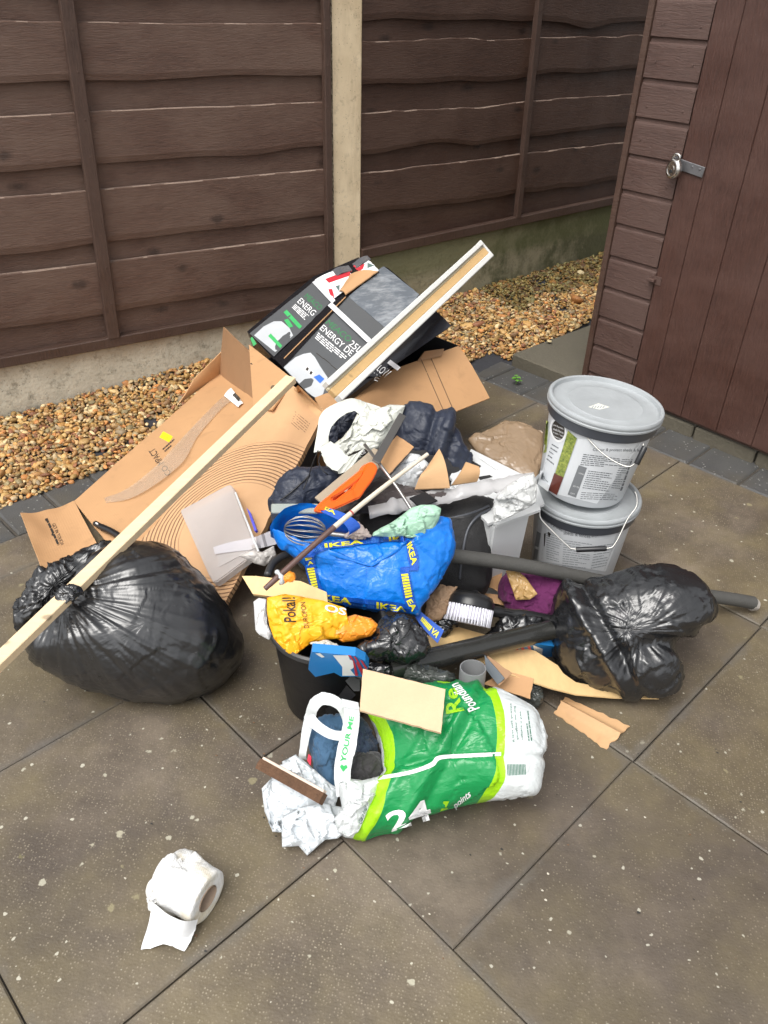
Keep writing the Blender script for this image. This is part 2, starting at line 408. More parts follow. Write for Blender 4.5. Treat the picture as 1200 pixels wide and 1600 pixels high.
# ================================================================== SETTING
R2 = math.sqrt(2)
def uvw(u, v, z=0.0): return Vector(((u - v) / R2, (u + v) / R2, z))      # slab grid runs at 45 degrees
def stone_mat():
    t = NT('paving concrete'); o = t.obj
    wp = t.n('VectorMath', {0: o, 1: t.n('VectorMath', {0: t.n('TexNoise', {'Vector': o, 'Scale': 60.0, 'Detail': 3}).outputs['Color'], 'Scale': .012}, operation='SCALE').outputs[0]}, operation='ADD').outputs[0]
    big = t.noise(1.7, 5, .6); mid = t.noise(9, 6, .65)
    c = t.mix(t.ramp(big, [(.34, 0), (.66, 1)]), (.078, .060, .046), (.205, .166, .126)); c = t.mix(t.ramp(t.noise(5.5, 7, .72, t.vec((1, 1, 1), (0, 0, 0), None, (8, 2, 5))), [(.44, 0), (.62, .6)]), c, (.062, .050, .040))
    c = t.mix(t.ramp(t.noise(2.6, 4, .6, t.vec((1, 1, 1), (0, 0, 0), None, (3, 5, 1))), [(.42, 0), (.58, .75)]), c, (.150, .120, .066))
    c = t.mix(t.math('MULTIPLY', t.ramp(mid, [(.35, 0), (.7, 1)]), .55), c, (.058, .044, .034))
    # pressed fabric texture: small pale grains on a fine grid
    gv = t.vec((1, 1, 1), (0, 0, rad(12)))
    g = t.vor(170, 'F1', gv, .55); gm = t.ramp(g, [(.16, 1), (.34, 0)])
    gcol = t.n('TexVoronoi', {'Vector': gv, 'Scale': 170.0, 'Randomness': .55}).outputs['Color']
    gsel = t.ramp(t.sep(gcol)[0], [(.35, 0), (.75, 1)])
    c = t.mix(t.math('MULTIPLY', t.math('MULTIPLY', gm, gsel), t.ramp(mid, [(.3, .2), (.7, .6)])), c, (.36, .31, .235))
    # lichen and bird-lime spots
    for sc, lim, thr, cl in ((9.5, .105, .08, (.40, .37, .28)), (19, .15, .22, (.42, .40, .32)), (45, .20, .66, (.50, .48, .40)), (5.2, .10, .2, (.24, .22, .09)), (11, .13, .25, (.25, .22, .13))):
        v = t.n('TexVoronoi', {'Vector': wp, 'Scale': float(sc)}); rn = t.sep(v.outputs['Color'])[1]
        d = t.math('ADD', v.outputs['Distance'], t.math('MULTIPLY', t.math('SUBTRACT', t.noise(160, 3), .5), .14))
        sz = t.math('MULTIPLY', t.math('SUBTRACT', rn, thr), lim / (1 - thr))
        c = t.mix(t.math('MULTIPLY', t.ramp(t.math('SUBTRACT', sz, d), [(0, 0), (.03, 1)]), .75), c, cl)
    tn = t.sep(t.n('Attribute', attribute_name='tone').outputs['Color']); c = t.mix(1.0, c, t.mix(tn[0], (.84, .83, .82), (1.12, 1.12, 1.08)), 'MULTIPLY')
    # grey cement smeared along the joints
    s = t.sep(t.uv); e = t.math('MINIMUM', s[0], s[1]); e = t.math('ADD', e, t.math('MULTIPLY', t.math('SUBTRACT', t.noise(7, 6, .7), .42), .11))
    c = t.mix(t.ramp(e, [(0.0, .6), (.008, .45), (.026, 0)]), c, t.mix(t.noise(9, 5), (.055, .05, .045), (.17, .155, .135)))
    hh = t.math('ADD', t.math('MULTIPLY', g, -.35), t.math('ADD', t.noise(120, 4), t.math('MULTIPLY', mid, .5)))
    return t.fin(c, t.ramp(t.noise(3, 4), [(.35, .42), (.65, .68)]), t.bump(hh, .5, .0022))
def block_mat():
    t = NT('block paver'); c = t.mix(t.noise(7, 6), (.038, .038, .039), (.10, .098, .094))
    v = t.n('TexVoronoi', {'Scale': 95.0, 'Vector': t.obj}); rn = t.sep(v.outputs['Color'])[0]
    sp = t.math('MULTIPLY', t.ramp(v.outputs['Distance'], [(.18, 1), (.32, 0)]), t.ramp(rn, [(.84, 0), (.9, .8)]))
    c = t.mix(sp, c, (.36, .36, .33)); c = t.mix(t.ramp(t.noise(4, 4), [(.5, 0), (.7, .5)]), c, (.09, .075, .05))
    return t.fin(c, .6, t.bump(t.noise(200, 5, .7), .6, .003))
M_stone = stone_mat(); M_block = block_mat()
M_dirt = plain('joint dirt', (.065, .056, .045), .9, .4, 20, .6, 80)
def slab(bm, u0, u1, v0, v1, z=0.0, gap=.0026, ch=.003, rnd=random):
    uvl = bm.loops.layers.uv.verify(); g = gap / 2 + rnd.uniform(-.0006, .0012); h = [z + rnd.uniform(-.0014, .0014) for _ in range(4)]
    cs = [(u0 + g, v0 + g), (u1 - g, v0 + g), (u1 - g, v1 - g), (u0 + g, v1 - g)]; sg = [(1, 1), (-1, 1), (-1, -1), (1, -1)]
    T = [bm.verts.new(uvw(a + s * ch, b + q * ch, hh)) for (a, b), (s, q), hh in zip(cs, sg, h)]
    E = [bm.verts.new(uvw(a, b, hh - ch)) for (a, b), hh in zip(cs, h)]; D = [bm.verts.new(uvw(a, b, -.03 + z)) for a, b in cs]
    fs = [bm.faces.new(T)]
    # uv = distance in metres from the nearest edges, on a grid so that it can fold at the middle
    um, vm = (u0 + u1) / 2, (v0 + v1) / 2
    for A, B in ((T, E), (E, D)):
        for i in range(4): fs.append(bm.faces.new((A[i], B[i], B[(i + 1) % 4], A[(i + 1) % 4])))
    r = bmesh.ops.subdivide_edges(bm, edges=list(fs[0].edges), cuts=1, use_grid_fill=True)
    for f in [x for x in r['geom_inner'] if isinstance(x, bmesh.types.BMFace)] + fs:
        pass
def slab_uv(bm, rects):
    uvl = bm.loops.layers.uv.verify(); tl_ = bm.loops.layers.float_color.new('tone'); tone = {r: random.random() for r in rects}
    for f in bm.faces:
        c = f.calc_center_median(); u, v = (c.x + c.y) / R2, (c.y - c.x) / R2
        for (u0, u1, v0, v1) in rects:
            if u0 <= u <= u1 and v0 <= v <= v1:
                for l in f.loops:
                    p = l.vert.co; a, b = (p.x + p.y) / R2, (p.y - p.x) / R2
                    l[uvl].uv = (min(a - u0, u1 - a), min(b - v0, v1 - b)); q_ = tone[(u0, u1, v0, v1)]; l[tl_] = (q_, q_, q_, 1)
                break
bm = BM(); rects = []
US = [-1.2, -.6, .012, .624, 1.236, 1.905, 2.585]
VJ = [[.3, .95, 1.6], [.11, .7106, 1.352, 2.014], [.11, .7106, 1.352, 2.014], [-.2, .4115, .99, 1.6], [.407, 1.02, 1.63], [-.2, .41, 1.023, 1.68]]
for i in range(6):
    js = [-2.2, -1.5, -.85] + ([-.5] if i in (1, 2) else []) + VJ[i] + [2.185]; js = sorted(set(js))
    for a, b in zip(js, js[1:]): rects.append((US[i], US[i + 1], a, b)); slab(bm, US[i], US[i + 1], a, b)
slab_uv(bm, rects)
patio = link('patio', bm, M_stone, org=Vector((0, 0, -.03))); tag(patio, kind='structure')
bm = BM(); k = 0
v = 2.19
for i in range(28):                                                    # dark block edging along the fence side
    u0 = -1.9 + i * .165; slab(bm, u0, u0 + .165, 2.19, 2.39, -.002, .008, .006)
for i in range(22):                                                    # and along the shed
    v1 = 2.17 - i * .196
    slab(bm, 2.59, 2.818, v1 - .196, v1, -.002, .008, .006)
paving_edge = tag(link('paved_path', bm, M_block, org=Vector((0, 0, -.03))), kind='structure')
bm = BM()
g = bmesh.ops.create_grid(bm, x_segments=60, y_segments=60, size=60)
for v_ in bm.verts: v_.co.z = -.010
ground = tag(link('ground', bm, M_dirt, org=Vector((0, 0, -.010))), kind='structure')

# ---------------- fences
def frame(A, deg): 
    d = Vector((math.cos(rad(deg)), math.sin(rad(deg)), 0)); n = Vector((d.y, -d.x, 0)); return Vector((A[0], A[1], 0)), d, n
LA, LD, LN = frame((-1.519, 2.714), 33.743)
RA, RD, RN = frame((.0323, 3.787), 41.42)
def zfence(s): return max(0, min(.127, .02 + s * .075))
def gz(x, y):
    p = Vector((x, y, 0)); sl_ = (p - LA).dot(LD); dl = (p - LA).dot(LN); sr = (p - RA).dot(RD); dr = (p - RA).dot(RN)
    u, v = (x + y) / R2, (y - x) / R2
    if sl_ < 1.52: zf, d = zfence(sl_), dl; e = max(0, v - 2.39)
    else: zf, d = .127, dr; e = max(max(0, v - 2.39), 0) if u < 2.6 else max(0, u - 2.83) * .8 + max(0, v - 2.0) * .6
    t = e / max(.02, e + max(0, d)); return -.006 + zf * t + .008 * noise.noise(Vector((x * 6, y * 6, 0)))
def wood_mat(name, col, hi, vert=False, wet=.5, knots=True, con=1.0):
    t = NT(name); sc = (1.1, 1.1, 9) if not vert else (9, 9, 1.0)
    v = t.vec(sc); wp = t.noise(5, 3, .5, t.vec((1, 1, 3)))
    g = t.noise(22, 7, .7, v, .6); c = t.mix(t.ramp(g, [(.3, 0), (.7, 1)]), tuple(x * .66 for x in col), tuple(x * 1.28 for x in col))
    st_ = t.noise(7, 6, .7, t.vec((.8, .8, 14) if not vert else (14, 14, .8)), .3); c = t.mix(t.ramp(st_, [(.5, 0), (.75, .6)]), c, tuple(x * .5 for x in col))
    c = t.mix(t.ramp(t.noise(3.2, 5, .65, t.vec((1, 1, 2))), [(.38, 0), (.62, .8)]), c, hi)
    if knots:
        kv = t.vec((1, 1, 2.3)); k = t.n('TexVoronoi', {'Vector': kv, 'Scale': 4.6}); ks_ = t.ramp(t.sep(k.outputs['Color'])[0], [(.35, 0), (.45, 1)]); kd = t.math('ADD', k.outputs['Distance'], t.math('MULTIPLY', t.math('SUBTRACT', t.noise(9, 3, .6, t.vec((2.2, 2.2, 1))), .5), .35))
        c = t.mix(t.math('MULTIPLY', t.ramp(kd, [(.06, .8), (.20, 0)]), ks_), c, tuple(x * .36 for x in col))
    fl = t.math('MULTIPLY', t.ramp(t.noise(70, 5, .75, v), [(.62, 0), (.70, 1)]), t.ramp(t.noise(2.6, 3), [(.46, 0), (.60, .9)]))
    c = t.mix(fl, c, (.26, .2, .17))
    h = t.math('ADD', g, t.math('MULTIPLY', t.noise(60, 5, .7, v), .5))
    return t.fin(c, t.ramp(t.noise(6, 4), [(.3, wet - .1), (.7, wet + .2)]), t.bump(h, .7, .005))
M_fence = wood_mat('stained fence board', (.105, .056, .039), (.145, .090, .066))
M_fence2 = wood_mat('stained fence board damp', (.062, .029, .018), (.088, .048, .033), wet=.5)
M_batten = wood_mat('stained batten', (.068, .036, .025), (.085, .050, .036), True, knots=False)
M_rawlit = plain('bare wood edge highlight', (.25, .18, .14), .8, .5, 40, .6, 90)  # bare wood on flaked edges, with the light they catch painted in
def board(bm, A, d, n, s0, s1, zt, zb, off, th, wt_, wb, seed, N=110):
    """waney board: uneven top and bottom edges; the flaked top edge gets bare wood with a painted highlight"""
    g = []
    for i in range(N + 1):
        s = s0 + (s1 - s0) * i / N
        tz = (zt[0] + (zt[1] - zt[0]) * i / N) + wt_ * noise.noise(Vector((s * 3.1, seed, 0))) + wt_ * .35 * noise.noise(Vector((s * 14, seed, 4)))
        bz = (zb[0] + (zb[1] - zb[0]) * i / N) + wb * noise.noise(Vector((s * 3.4, seed + 9, 0))) - wb * .9 * max(0, noise.noise(Vector((s * 2.1, seed + 3, 1)))) ** 2 * 3
        bow = .004 * noise.noise(Vector((s * 2, seed, 7))); row = []
        for k, f in enumerate((0, .016, .12, .3, .45, .6, .75, .88, 1)):
            z = tz + (bz - tz) * f
            row.append(bm.verts.new(A + d * s + n * (off + bow + (.004 if 0 < k < 8 else 0)) + Vector((0, 0, z))))
        for z, o in ((bz, off - th), (tz, off - th)): row.append(bm.verts.new(A + d * s + n * (o + bow) + Vector((0, 0, z))))
        g.append(row)
    M = len(g[0])
    for a, b in zip(g, g[1:]):
        for k in range(M):
            f = bm.faces.new((a[k], b[k], b[(k + 1) % M], a[(k + 1) % M]))
            if k == M - 1 or (k == 0 and noise.noise(Vector((a[0].co.x * 9, a[0].co.y * 9, seed))) > .10): f.material_index = 1
    bm.faces.new(g[0]); bm.faces.new(g[-1][::-1])
def fence(label, A, d, n, s0, s1, rows, battens, rail, off, mats, wav, seed):
    root = empty('overlap_fence', A + d * ((s0 + s1) / 2) + Vector((0, 0, rail[0])), label, 'fence panel', 'stained overlap fence panels')
    bm = BM()
    for i, (zt, zb) in enumerate(rows): board(bm, A, d, n, s0, s1, zt, zb, off + .025, .010, wav * .5, wav, seed + i * 3.7)
    for i in range(len(rows)):
        zt = rows[i - 1][1] if i else (1.9, 1.9); zt = (zt[0] + .06, zt[1] + .06); zb = (rows[i][0][0] - .05, rows[i][0][1] - .05)
        board(bm, A, d, n, s0, s1, zt, zb, off + .004, .008, .003, .003, seed + 50 + i, 20)
    board(bm, A, d, n, s0, s1, (rows[-1][1][0] + .05,) * 2, (rail[0] + .004,) * 2, off + .004, .008, .003, .001, seed + 77, 20)
    link('boards', bm, mats + [M_rawlit], root)
    for (sb, st, wd) in battens:
        bm = BM(); N = 24; g_ = []
        for i in range(N + 1):
            f = i / N; z = rail[1] - .001 + (1.95 - rail[1]) * f; s = sb + (st - sb) * f
            g_.append([bm.verts.new(A + d * (s + a) + n * (off + o) + Vector((0, 0, z))) for a, o in ((-wd / 2, .026), (-wd / 2, .049), (-wd / 2 + .003, .052), (wd / 2 - .003, .052), (wd / 2, .049), (wd / 2, .026))])
        for a, b in zip(g_, g_[1:]):
            for k in range(6): bm.faces.new((a[k], b[k], b[(k + 1) % 6], a[(k + 1) % 6]))
        bm.faces.new(g_[0]); bm.faces.new(g_[-1]); bmesh.ops.recalc_face_normals(bm, faces=bm.faces)
        
        for (zt, zb) in rows:
            for z in (zt[0] - .025, zb[0] + .03):
                lathe(bm, [(0, .0012), (.0035, .0008), (.0042, -.001)], A + d * (sb + (st - sb) * (z / 1.95)) + n * (off + .0522) + Vector((0, 0, z)), n, 8)
        link('batten', bm, M_batten, root)
    bm = BM(); L = s1 - s0
    for (za, zb, o) in ((rail[0], rail[1], .036),):
        box(bm, A + d * ((s0 + s1) / 2) + n * (off + o / 2 + .012) + Vector((0, 0, (za + zb) / 2)), L, o, zb - za, d, n, (0, 0, 1), .003)
    link('bottom_rail', bm, M_batten, root)
    return root
M_nail = plain('dull nail', (.03, .02, .018), .5, .2, 9, 0, 60, .6)
lr = [((1.60, 1.60), (1.41, 1.41)), ((1.331, 1.322), (1.155, 1.157)), ((1.066, 1.057), (.893, .897)), ((.815, .806), (.626, .622)), ((.563, .540), (.368, .350))]
fence('brown overlap fence panel with straight boards left of the concrete post', LA, LD, LN, -.40, 1.484, lr, [(.478, .535, .046), (1.466, 1.466, .03), (-.385, -.385, .03)], (.222, .262), 0, [M_fence], .008, 1)
lr = [((1.53, 1.5), (1.342, 1.314)), ((1.264, 1.264), (1.11, 1.098)), ((1.004, .985), (.864, .818)), ((.775, .735), (.603, .52))]
fence('darker brown fence panel with wavy board edges right of the concrete post', RA, RD, RN, -.262, 2.4, lr, [(.795, .765, .036), (1.9, 1.9, .036)], (.414, .458), 0, [M_fence2], .022, 31)
def conc_mat(name, moss, col=((.36, .33, .26), (.72, .66, .53))):
    t = NT(name); c = t.mix(t.noise(5, 7, .65), col[0], col[1])
    c = t.mix(t.ramp(t.vor(60, 'F1'), [(.06, .7), (.16, 0)]), c, (.09, .075, .055))
    c = t.mix(t.ramp(t.noise(26, 6, .75), [(.52, 0), (.66, .6)]), c, (.13, .115, .08))
    sz = t.sep(t.obj)[2]
    if moss:
        sx = t.sep(t.n('Mapping', {'Vector': t.obj, 'Rotation': (0, 0, -rad(41.4))}).outputs[0])[0]
        m1 = t.math('ADD', t.math('MULTIPLY', t.noise(6, 6, .7), 1.3), t.math('MULTIPLY', sx, .34)); c = t.mix(t.ramp(m1, [(.48, 0), (.72, .85)]), c, t.mix(t.noise(30, 4), (.035, .042, .016), (.085, .09, .035)))
        m2 = t.math('ADD', t.noise(4, 5), t.math('SUBTRACT', t.math('MULTIPLY', sx, .35), t.math('MULTIPLY', sz, 1.6))); c = t.mix(t.ramp(m2, [(.42, 0), (.58, .92)]), c, (.02, .018, .012))
        top = t.math('ADD', sz, t.math('MULTIPLY', t.noise(9, 4), .06)); c = t.mix(t.ramp(top, [(.27, 0), (.33, .6)]), c, (.11, .12, .045))
    else:
        m = t.math('ADD', sz, t.math('MULTIPLY', t.noise(8, 5), .12)); c = t.mix(t.ramp(m, [(.30, 0), (.38, .6)]), c, (.26, .17, .09))
        c = t.mix(t.ramp(t.math('ADD', sz, t.math('MULTIPLY', t.noise(14, 5), .1)), [(.12, .6), (.22, 0)]), c, (.12, .105, .075))
    return t.fin(c, .85, t.bump(t.math('ADD', t.noise(110, 6, .7), t.math('MULTIPLY', t.vor(60, 'F1'), .6)), .6, .004))
M_gb = conc_mat('weathered concrete', False); M_gbm = conc_mat('mossy concrete', True, ((.20, .18, .115), (.38, .345, .23)))
bm = BM(); box(bm, LA + LD * .545 + LN * .005 + Vector((0, 0, .06)), 1.884, .05, .323, LD, LN, (0, 0, 1), .004)
tag(link('gravel_board', bm, M_gb), 'pale concrete gravel board under the left fence panel', 'gravel board', 'concrete gravel boards under the fence')
bm = BM(); box(bm, RA + RD * 1.06 + RN * .005 + Vector((0, 0, .206)), 2.66, .05, .415, RD, RN, (0, 0, 1), .004)
tag(link('gravel_board', bm, M_gbm), 'mossy green stained concrete gravel board under the right fence panel', 'gravel board', 'concrete gravel boards under the fence')
# concrete post: plain front, rough aggregate on the side that faces left
def post_mat():
    t = NT('post concrete'); c = t.mix(t.ramp(t.noise(4, 6, .6), [(.3, 0), (.7, 1)]), (.54, .42, .26), (.82, .68, .47)); c = t.mix(t.ramp(t.noise(30, 6, .7), [(.55, 0), (.75, .6)]), c, (.22, .17, .11))
    c = t.mix(t.ramp(t.noise(4.5, 5, .6, t.vec((3, 3, .5))), [(.5, 0), (.7, .5)]), c, (.26, .18, .10))
    c = t.mix(t.ramp(t.vor(75), [(.07, .8), (.14, 0)]), c, (.12, .09, .06)); return t.fin(c, .85, t.bump(t.noise(150, 6, .7), .5, .003))
def agg_mat():
    t = NT('aggregate'); v = t.n('TexVoronoi', {'Scale': 110.0, 'Vector': t.obj}); c = t.mix(t.sep(v.outputs['Color'])[0], (.20, .16, .11), (.55, .46, .33)); return t.fin(c, .9, t.bump(v.outputs['Distance'], 1, .006))
bm = BM(); pc = LA + LD * 1.558; hw = .071
pts = [(-hw, -.05), (-hw, .008), (-hw + .008, .036), (hw - .006, .042), (hw, .036), (hw, -.05)]
lo_ = [bm.verts.new(pc + LD * a + LN * b + Vector((0, 0, -.2))) for a, b in pts]; hi_ = [bm.verts.new(pc + LD * a + LN * b + Vector((0, 0, 2.05))) for a, b in pts]
for i in range(6):
    f = bm.faces.new((lo_[i], lo_[(i + 1) % 6], hi_[(i + 1) % 6], hi_[i])); f.material_index = 1 if i in (0, 1) else 0
bm.faces.new(hi_); bmesh.ops.recalc_face_normals(bm, faces=bm.faces)
tag(link('fence_post', bm, [post_mat(), agg_mat()]), 'pale tan concrete post between the two fence panels', 'fence post')

# ---------------- shed
SA, SD, SNn = Vector((1.111, 2.856, 0)), Vector((.6494, -.7604, 0)), Vector((-.7604, -.6494, 0))
def SP(s, off, z): return SA + SD * s + SNn * off + Vector((0, 0, z))
M_shed = wood_mat('shed cladding paint', (.082, .044, .035), (.105, .062, .050), False, .42, False)
M_door = wood_mat('shed door paint', (.066, .028, .020), (.095, .047, .036), True, .42, False)
M_grey = conc_mat('damp slab concrete', False, ((.06, .055, .042), (.125, .112, .085)))
shed = empty('garden_shed', SP(.6, -.9, .055), 'reddish brown timber shed with a plank door beside the paving', 'shed')
def clad(bm, P, s0, s1, z0, z1, pitch=.1225, zb=.104):
    k0 = int((z0 - zb) / pitch) - 1; N = 10
    prof = [(0, .0165), (.002, .0178), (.098, .0160), (.103, .0150), (.108, .0115), (.121, .0105)]
    for k in range(k0, k0 + 20):
        b = zb + k * pitch; g_ = []
        if b > z1: break
        for o, (dz, of) in enumerate(prof):
            z = min(max(b + dz, z0), z1); g_.append([bm.verts.new(P(s0 + (s1 - s0) * i / N, of + .001 * noise.noise(Vector((i * .7, k * 3.3, 0))), z)) for i in range(N + 1)])
        g_.insert(0, [bm.verts.new(P(s0 + (s1 - s0) * i / N, .0095, max(min(b, z1), z0))) for i in range(N + 1)])
        if b + pitch < z0: continue
        for a, c in zip(g_, g_[1:]):
            for i in range(N):
                if (a[i].co - c[i].co).length > 1e-5: bm.faces.new((a[i], a[i + 1], c[i + 1], c[i]))
bm = BM(); clad(bm, SP, -.368, -.152, .062, 2.0); clad(bm, SP, .66, 1.35, .062, 2.0); clad(bm, SP, -.152, .66, 1.79, 2.0)
SQ = lambda s, off, z: SA + SD * (-.37 - off) - SNn * s + Vector((0, 0, z))
clad(bm, SQ, .0, 1.8, .062, 2.0)
for c_, L_, X_ in ((SP(.49, -.012, 1.03), 1.70, SD), (SA + SD * -.355 - SNn * .9 + Vector((0, 0, 1.03)), 1.80, SNn)): box(bm, c_, L_, .012, 1.93, X_, X_.cross(Vector((0, 0, 1))), (0, 0, 1))
for k in range(12):
    for s_ in (-.33, -.185):
        lathe(bm, [(0, .0014), (.0035, .001), (.004, -.001)], SP(s_, .018, .104 + .1225 * k + .05 * (1 if k % 2 else .7)), SNn, 8)
wl = link('wall', bm, M_shed, shed)
bm = BM(); box(bm, SP(-.382, .0, 1.03), .024, .055, 1.94, SD, SNn, (0, 0, 1), .003); link('corner_trim', bm, M_fence2, shed)
bm = BM(); box(bm, SP(1.36, 0, 1.03), .03, .055, 1.94, SD, SNn, (0, 0, 1), .003); link('corner_trim', bm, M_fence2, shed)
door = BM()
edges_ = [-.148, -.050, .092, .245, .39, .53, .655]
for i, (a, b) in enumerate(zip(edges_, edges_[1:])):
    box(door, SP((a + b) / 2, .012, .93), b - a - .0014, .018, 1.715, SD, SNn, (0, 0, 1), .0025)
door = link('door', door, M_door, shed)
bm = BM(); box(bm, SP(.49, -.004, .068), 1.72, .03, .012, SD, SNn, (0, 0, 1), .001)
link('floor_edge', bm, M_fence2, shed)
bm = BM()
for sgn in (0, 1):
    a, b, c_, d_ = SP(-.45, .12, 2.02 + .0), SP(1.45, .12, 2.02), SP(1.45, -.9, 2.45), SP(-.45, -.9, 2.45)
    if sgn: a, b = SP(1.45, -1.92, 2.02), SP(-.45, -1.92, 2.02); c_, d_ = SP(-.45, -.9, 2.45), SP(1.45, -.9, 2.45)
    prism(bm, [a, b, c_, d_], .03, (0, 0, 1))
link('roof', bm, plain('roofing felt', (.05, .05, .05), .95, .2, 30, .5), shed)
# hasp and padlock
M_steel = plain('weathered steel', (.30, .29, .28), .42, .3, 60, .3, 200, .9)
M_galv = plain('galvanised plate', (.22, .22, .23), .5, .3, 40, .2, 150, .8)
bm = BM()
xr = (SD * .98 + Vector((0, 0, -.12))).normalized(); zr = xr.cross(SNn); hc = SP(-.118, .026, .955)
box(bm, hc, .135, .003, .034, xr, SNn, zr, .001); box(bm, SP(-.158, .030, .965), .022, .004, .046, xr, SNn, zr, .001)
for s_ in (.02, .05): lathe(bm, [(0, .003), (.004, .002), (.005, 0)], hc + xr * s_ + SNn * .001 - zr * .006, SNn, 10)
link('hasp', bm, M_galv, door)
bm = BM(); box(bm, SP(-.155, .03, .552), .03, .022, .012, SD, SNn, (0, 0, 1), .002); box(bm, SP(-.14, .022, .552), .04, .004, .03, SD, SNn, (0, 0, 1), .001)
link('latch', bm, M_shed, wl)
pk = empty('padlock', SP(-.147, .05, .915), 'shiny round disc padlock hanging from the shed door hasp', 'padlock')
pz = (SNn * .9 + SD * -.25 + Vector((0, 0, .05))).normalized()
M_chr = plain('polished steel', (.62, .60, .57), .22, .1, 40, .1, 100, 1.0)
bm = BM(); lathe(bm, [(0, -.012), (.026, -.012), (.031, -.008), (.033, 0), (.031, .008), (.026, .012), (.021, .0125), (.020, .0105), (.012, .0105), (.011, .013), (0, .013)], SP(-.15, .052, .945), pz, 36)
link('lock_body', bm, M_chr, pk, 40)
bm = BM(); lathe(bm, [(0, .0155), (.006, .0155), (.0065, .013)], SP(-.15, .052, .938), pz, 16); link('keyhole', bm, plain('dark slot', (.02, .02, .02), .6), pk)
bm = BM(); a_ = SP(-.15, .052, .945); tube(bm, catmull([a_ + Vector((0, 0, .02)) - SD * .012, a_ + Vector((0, 0, .042)) - SD * .012, a_ + Vector((0, 0, .048)), a_ + Vector((0, 0, .042)) + SD * .012, a_ + Vector((0, 0, .02)) + SD * .012], 5), .0045, 10); link('shackle', bm, M_chr, pk, True)
# concrete base the shed stands on: kerb stones in front, a flag past its corner
bm = BM(); BD = (Vector((1.407, 2.515, 0)) - Vector((.572, 3.42, 0))).normalized(); BB = Vector((BD.y, -BD.x, 0))
if BB.dot(Vector((0, 1, 0))) < 0: BB = -BB
P0 = Vector((.572, 3.42, 0))
for a, b, dp in ((0, .46, .95), (.463, .93, .16), (.933, 1.185, .16), (1.188, 1.75, .16), (1.753, 2.4, .16)):
    box(bm, P0 + BD * ((a + b) / 2) + BB * (dp / 2 + (.0 if a < .4 else random.uniform(0, .004))) + Vector((0, 0, .01)), b - a - .004, dp, .08 + (0 if a < .4 else random.uniform(-.002, .003)), BD, BB, (0, 0, 1), .006)
box(bm, P0 + BD * 1.43 + BB * 1.1 + Vector((0, 0, .009)), 1.94, 1.86, .078, BD, BB, (0, 0, 1), .004)
tag(link('shed_base', bm, M_grey), 'low damp concrete slab and kerb under the shed', 'concrete base')

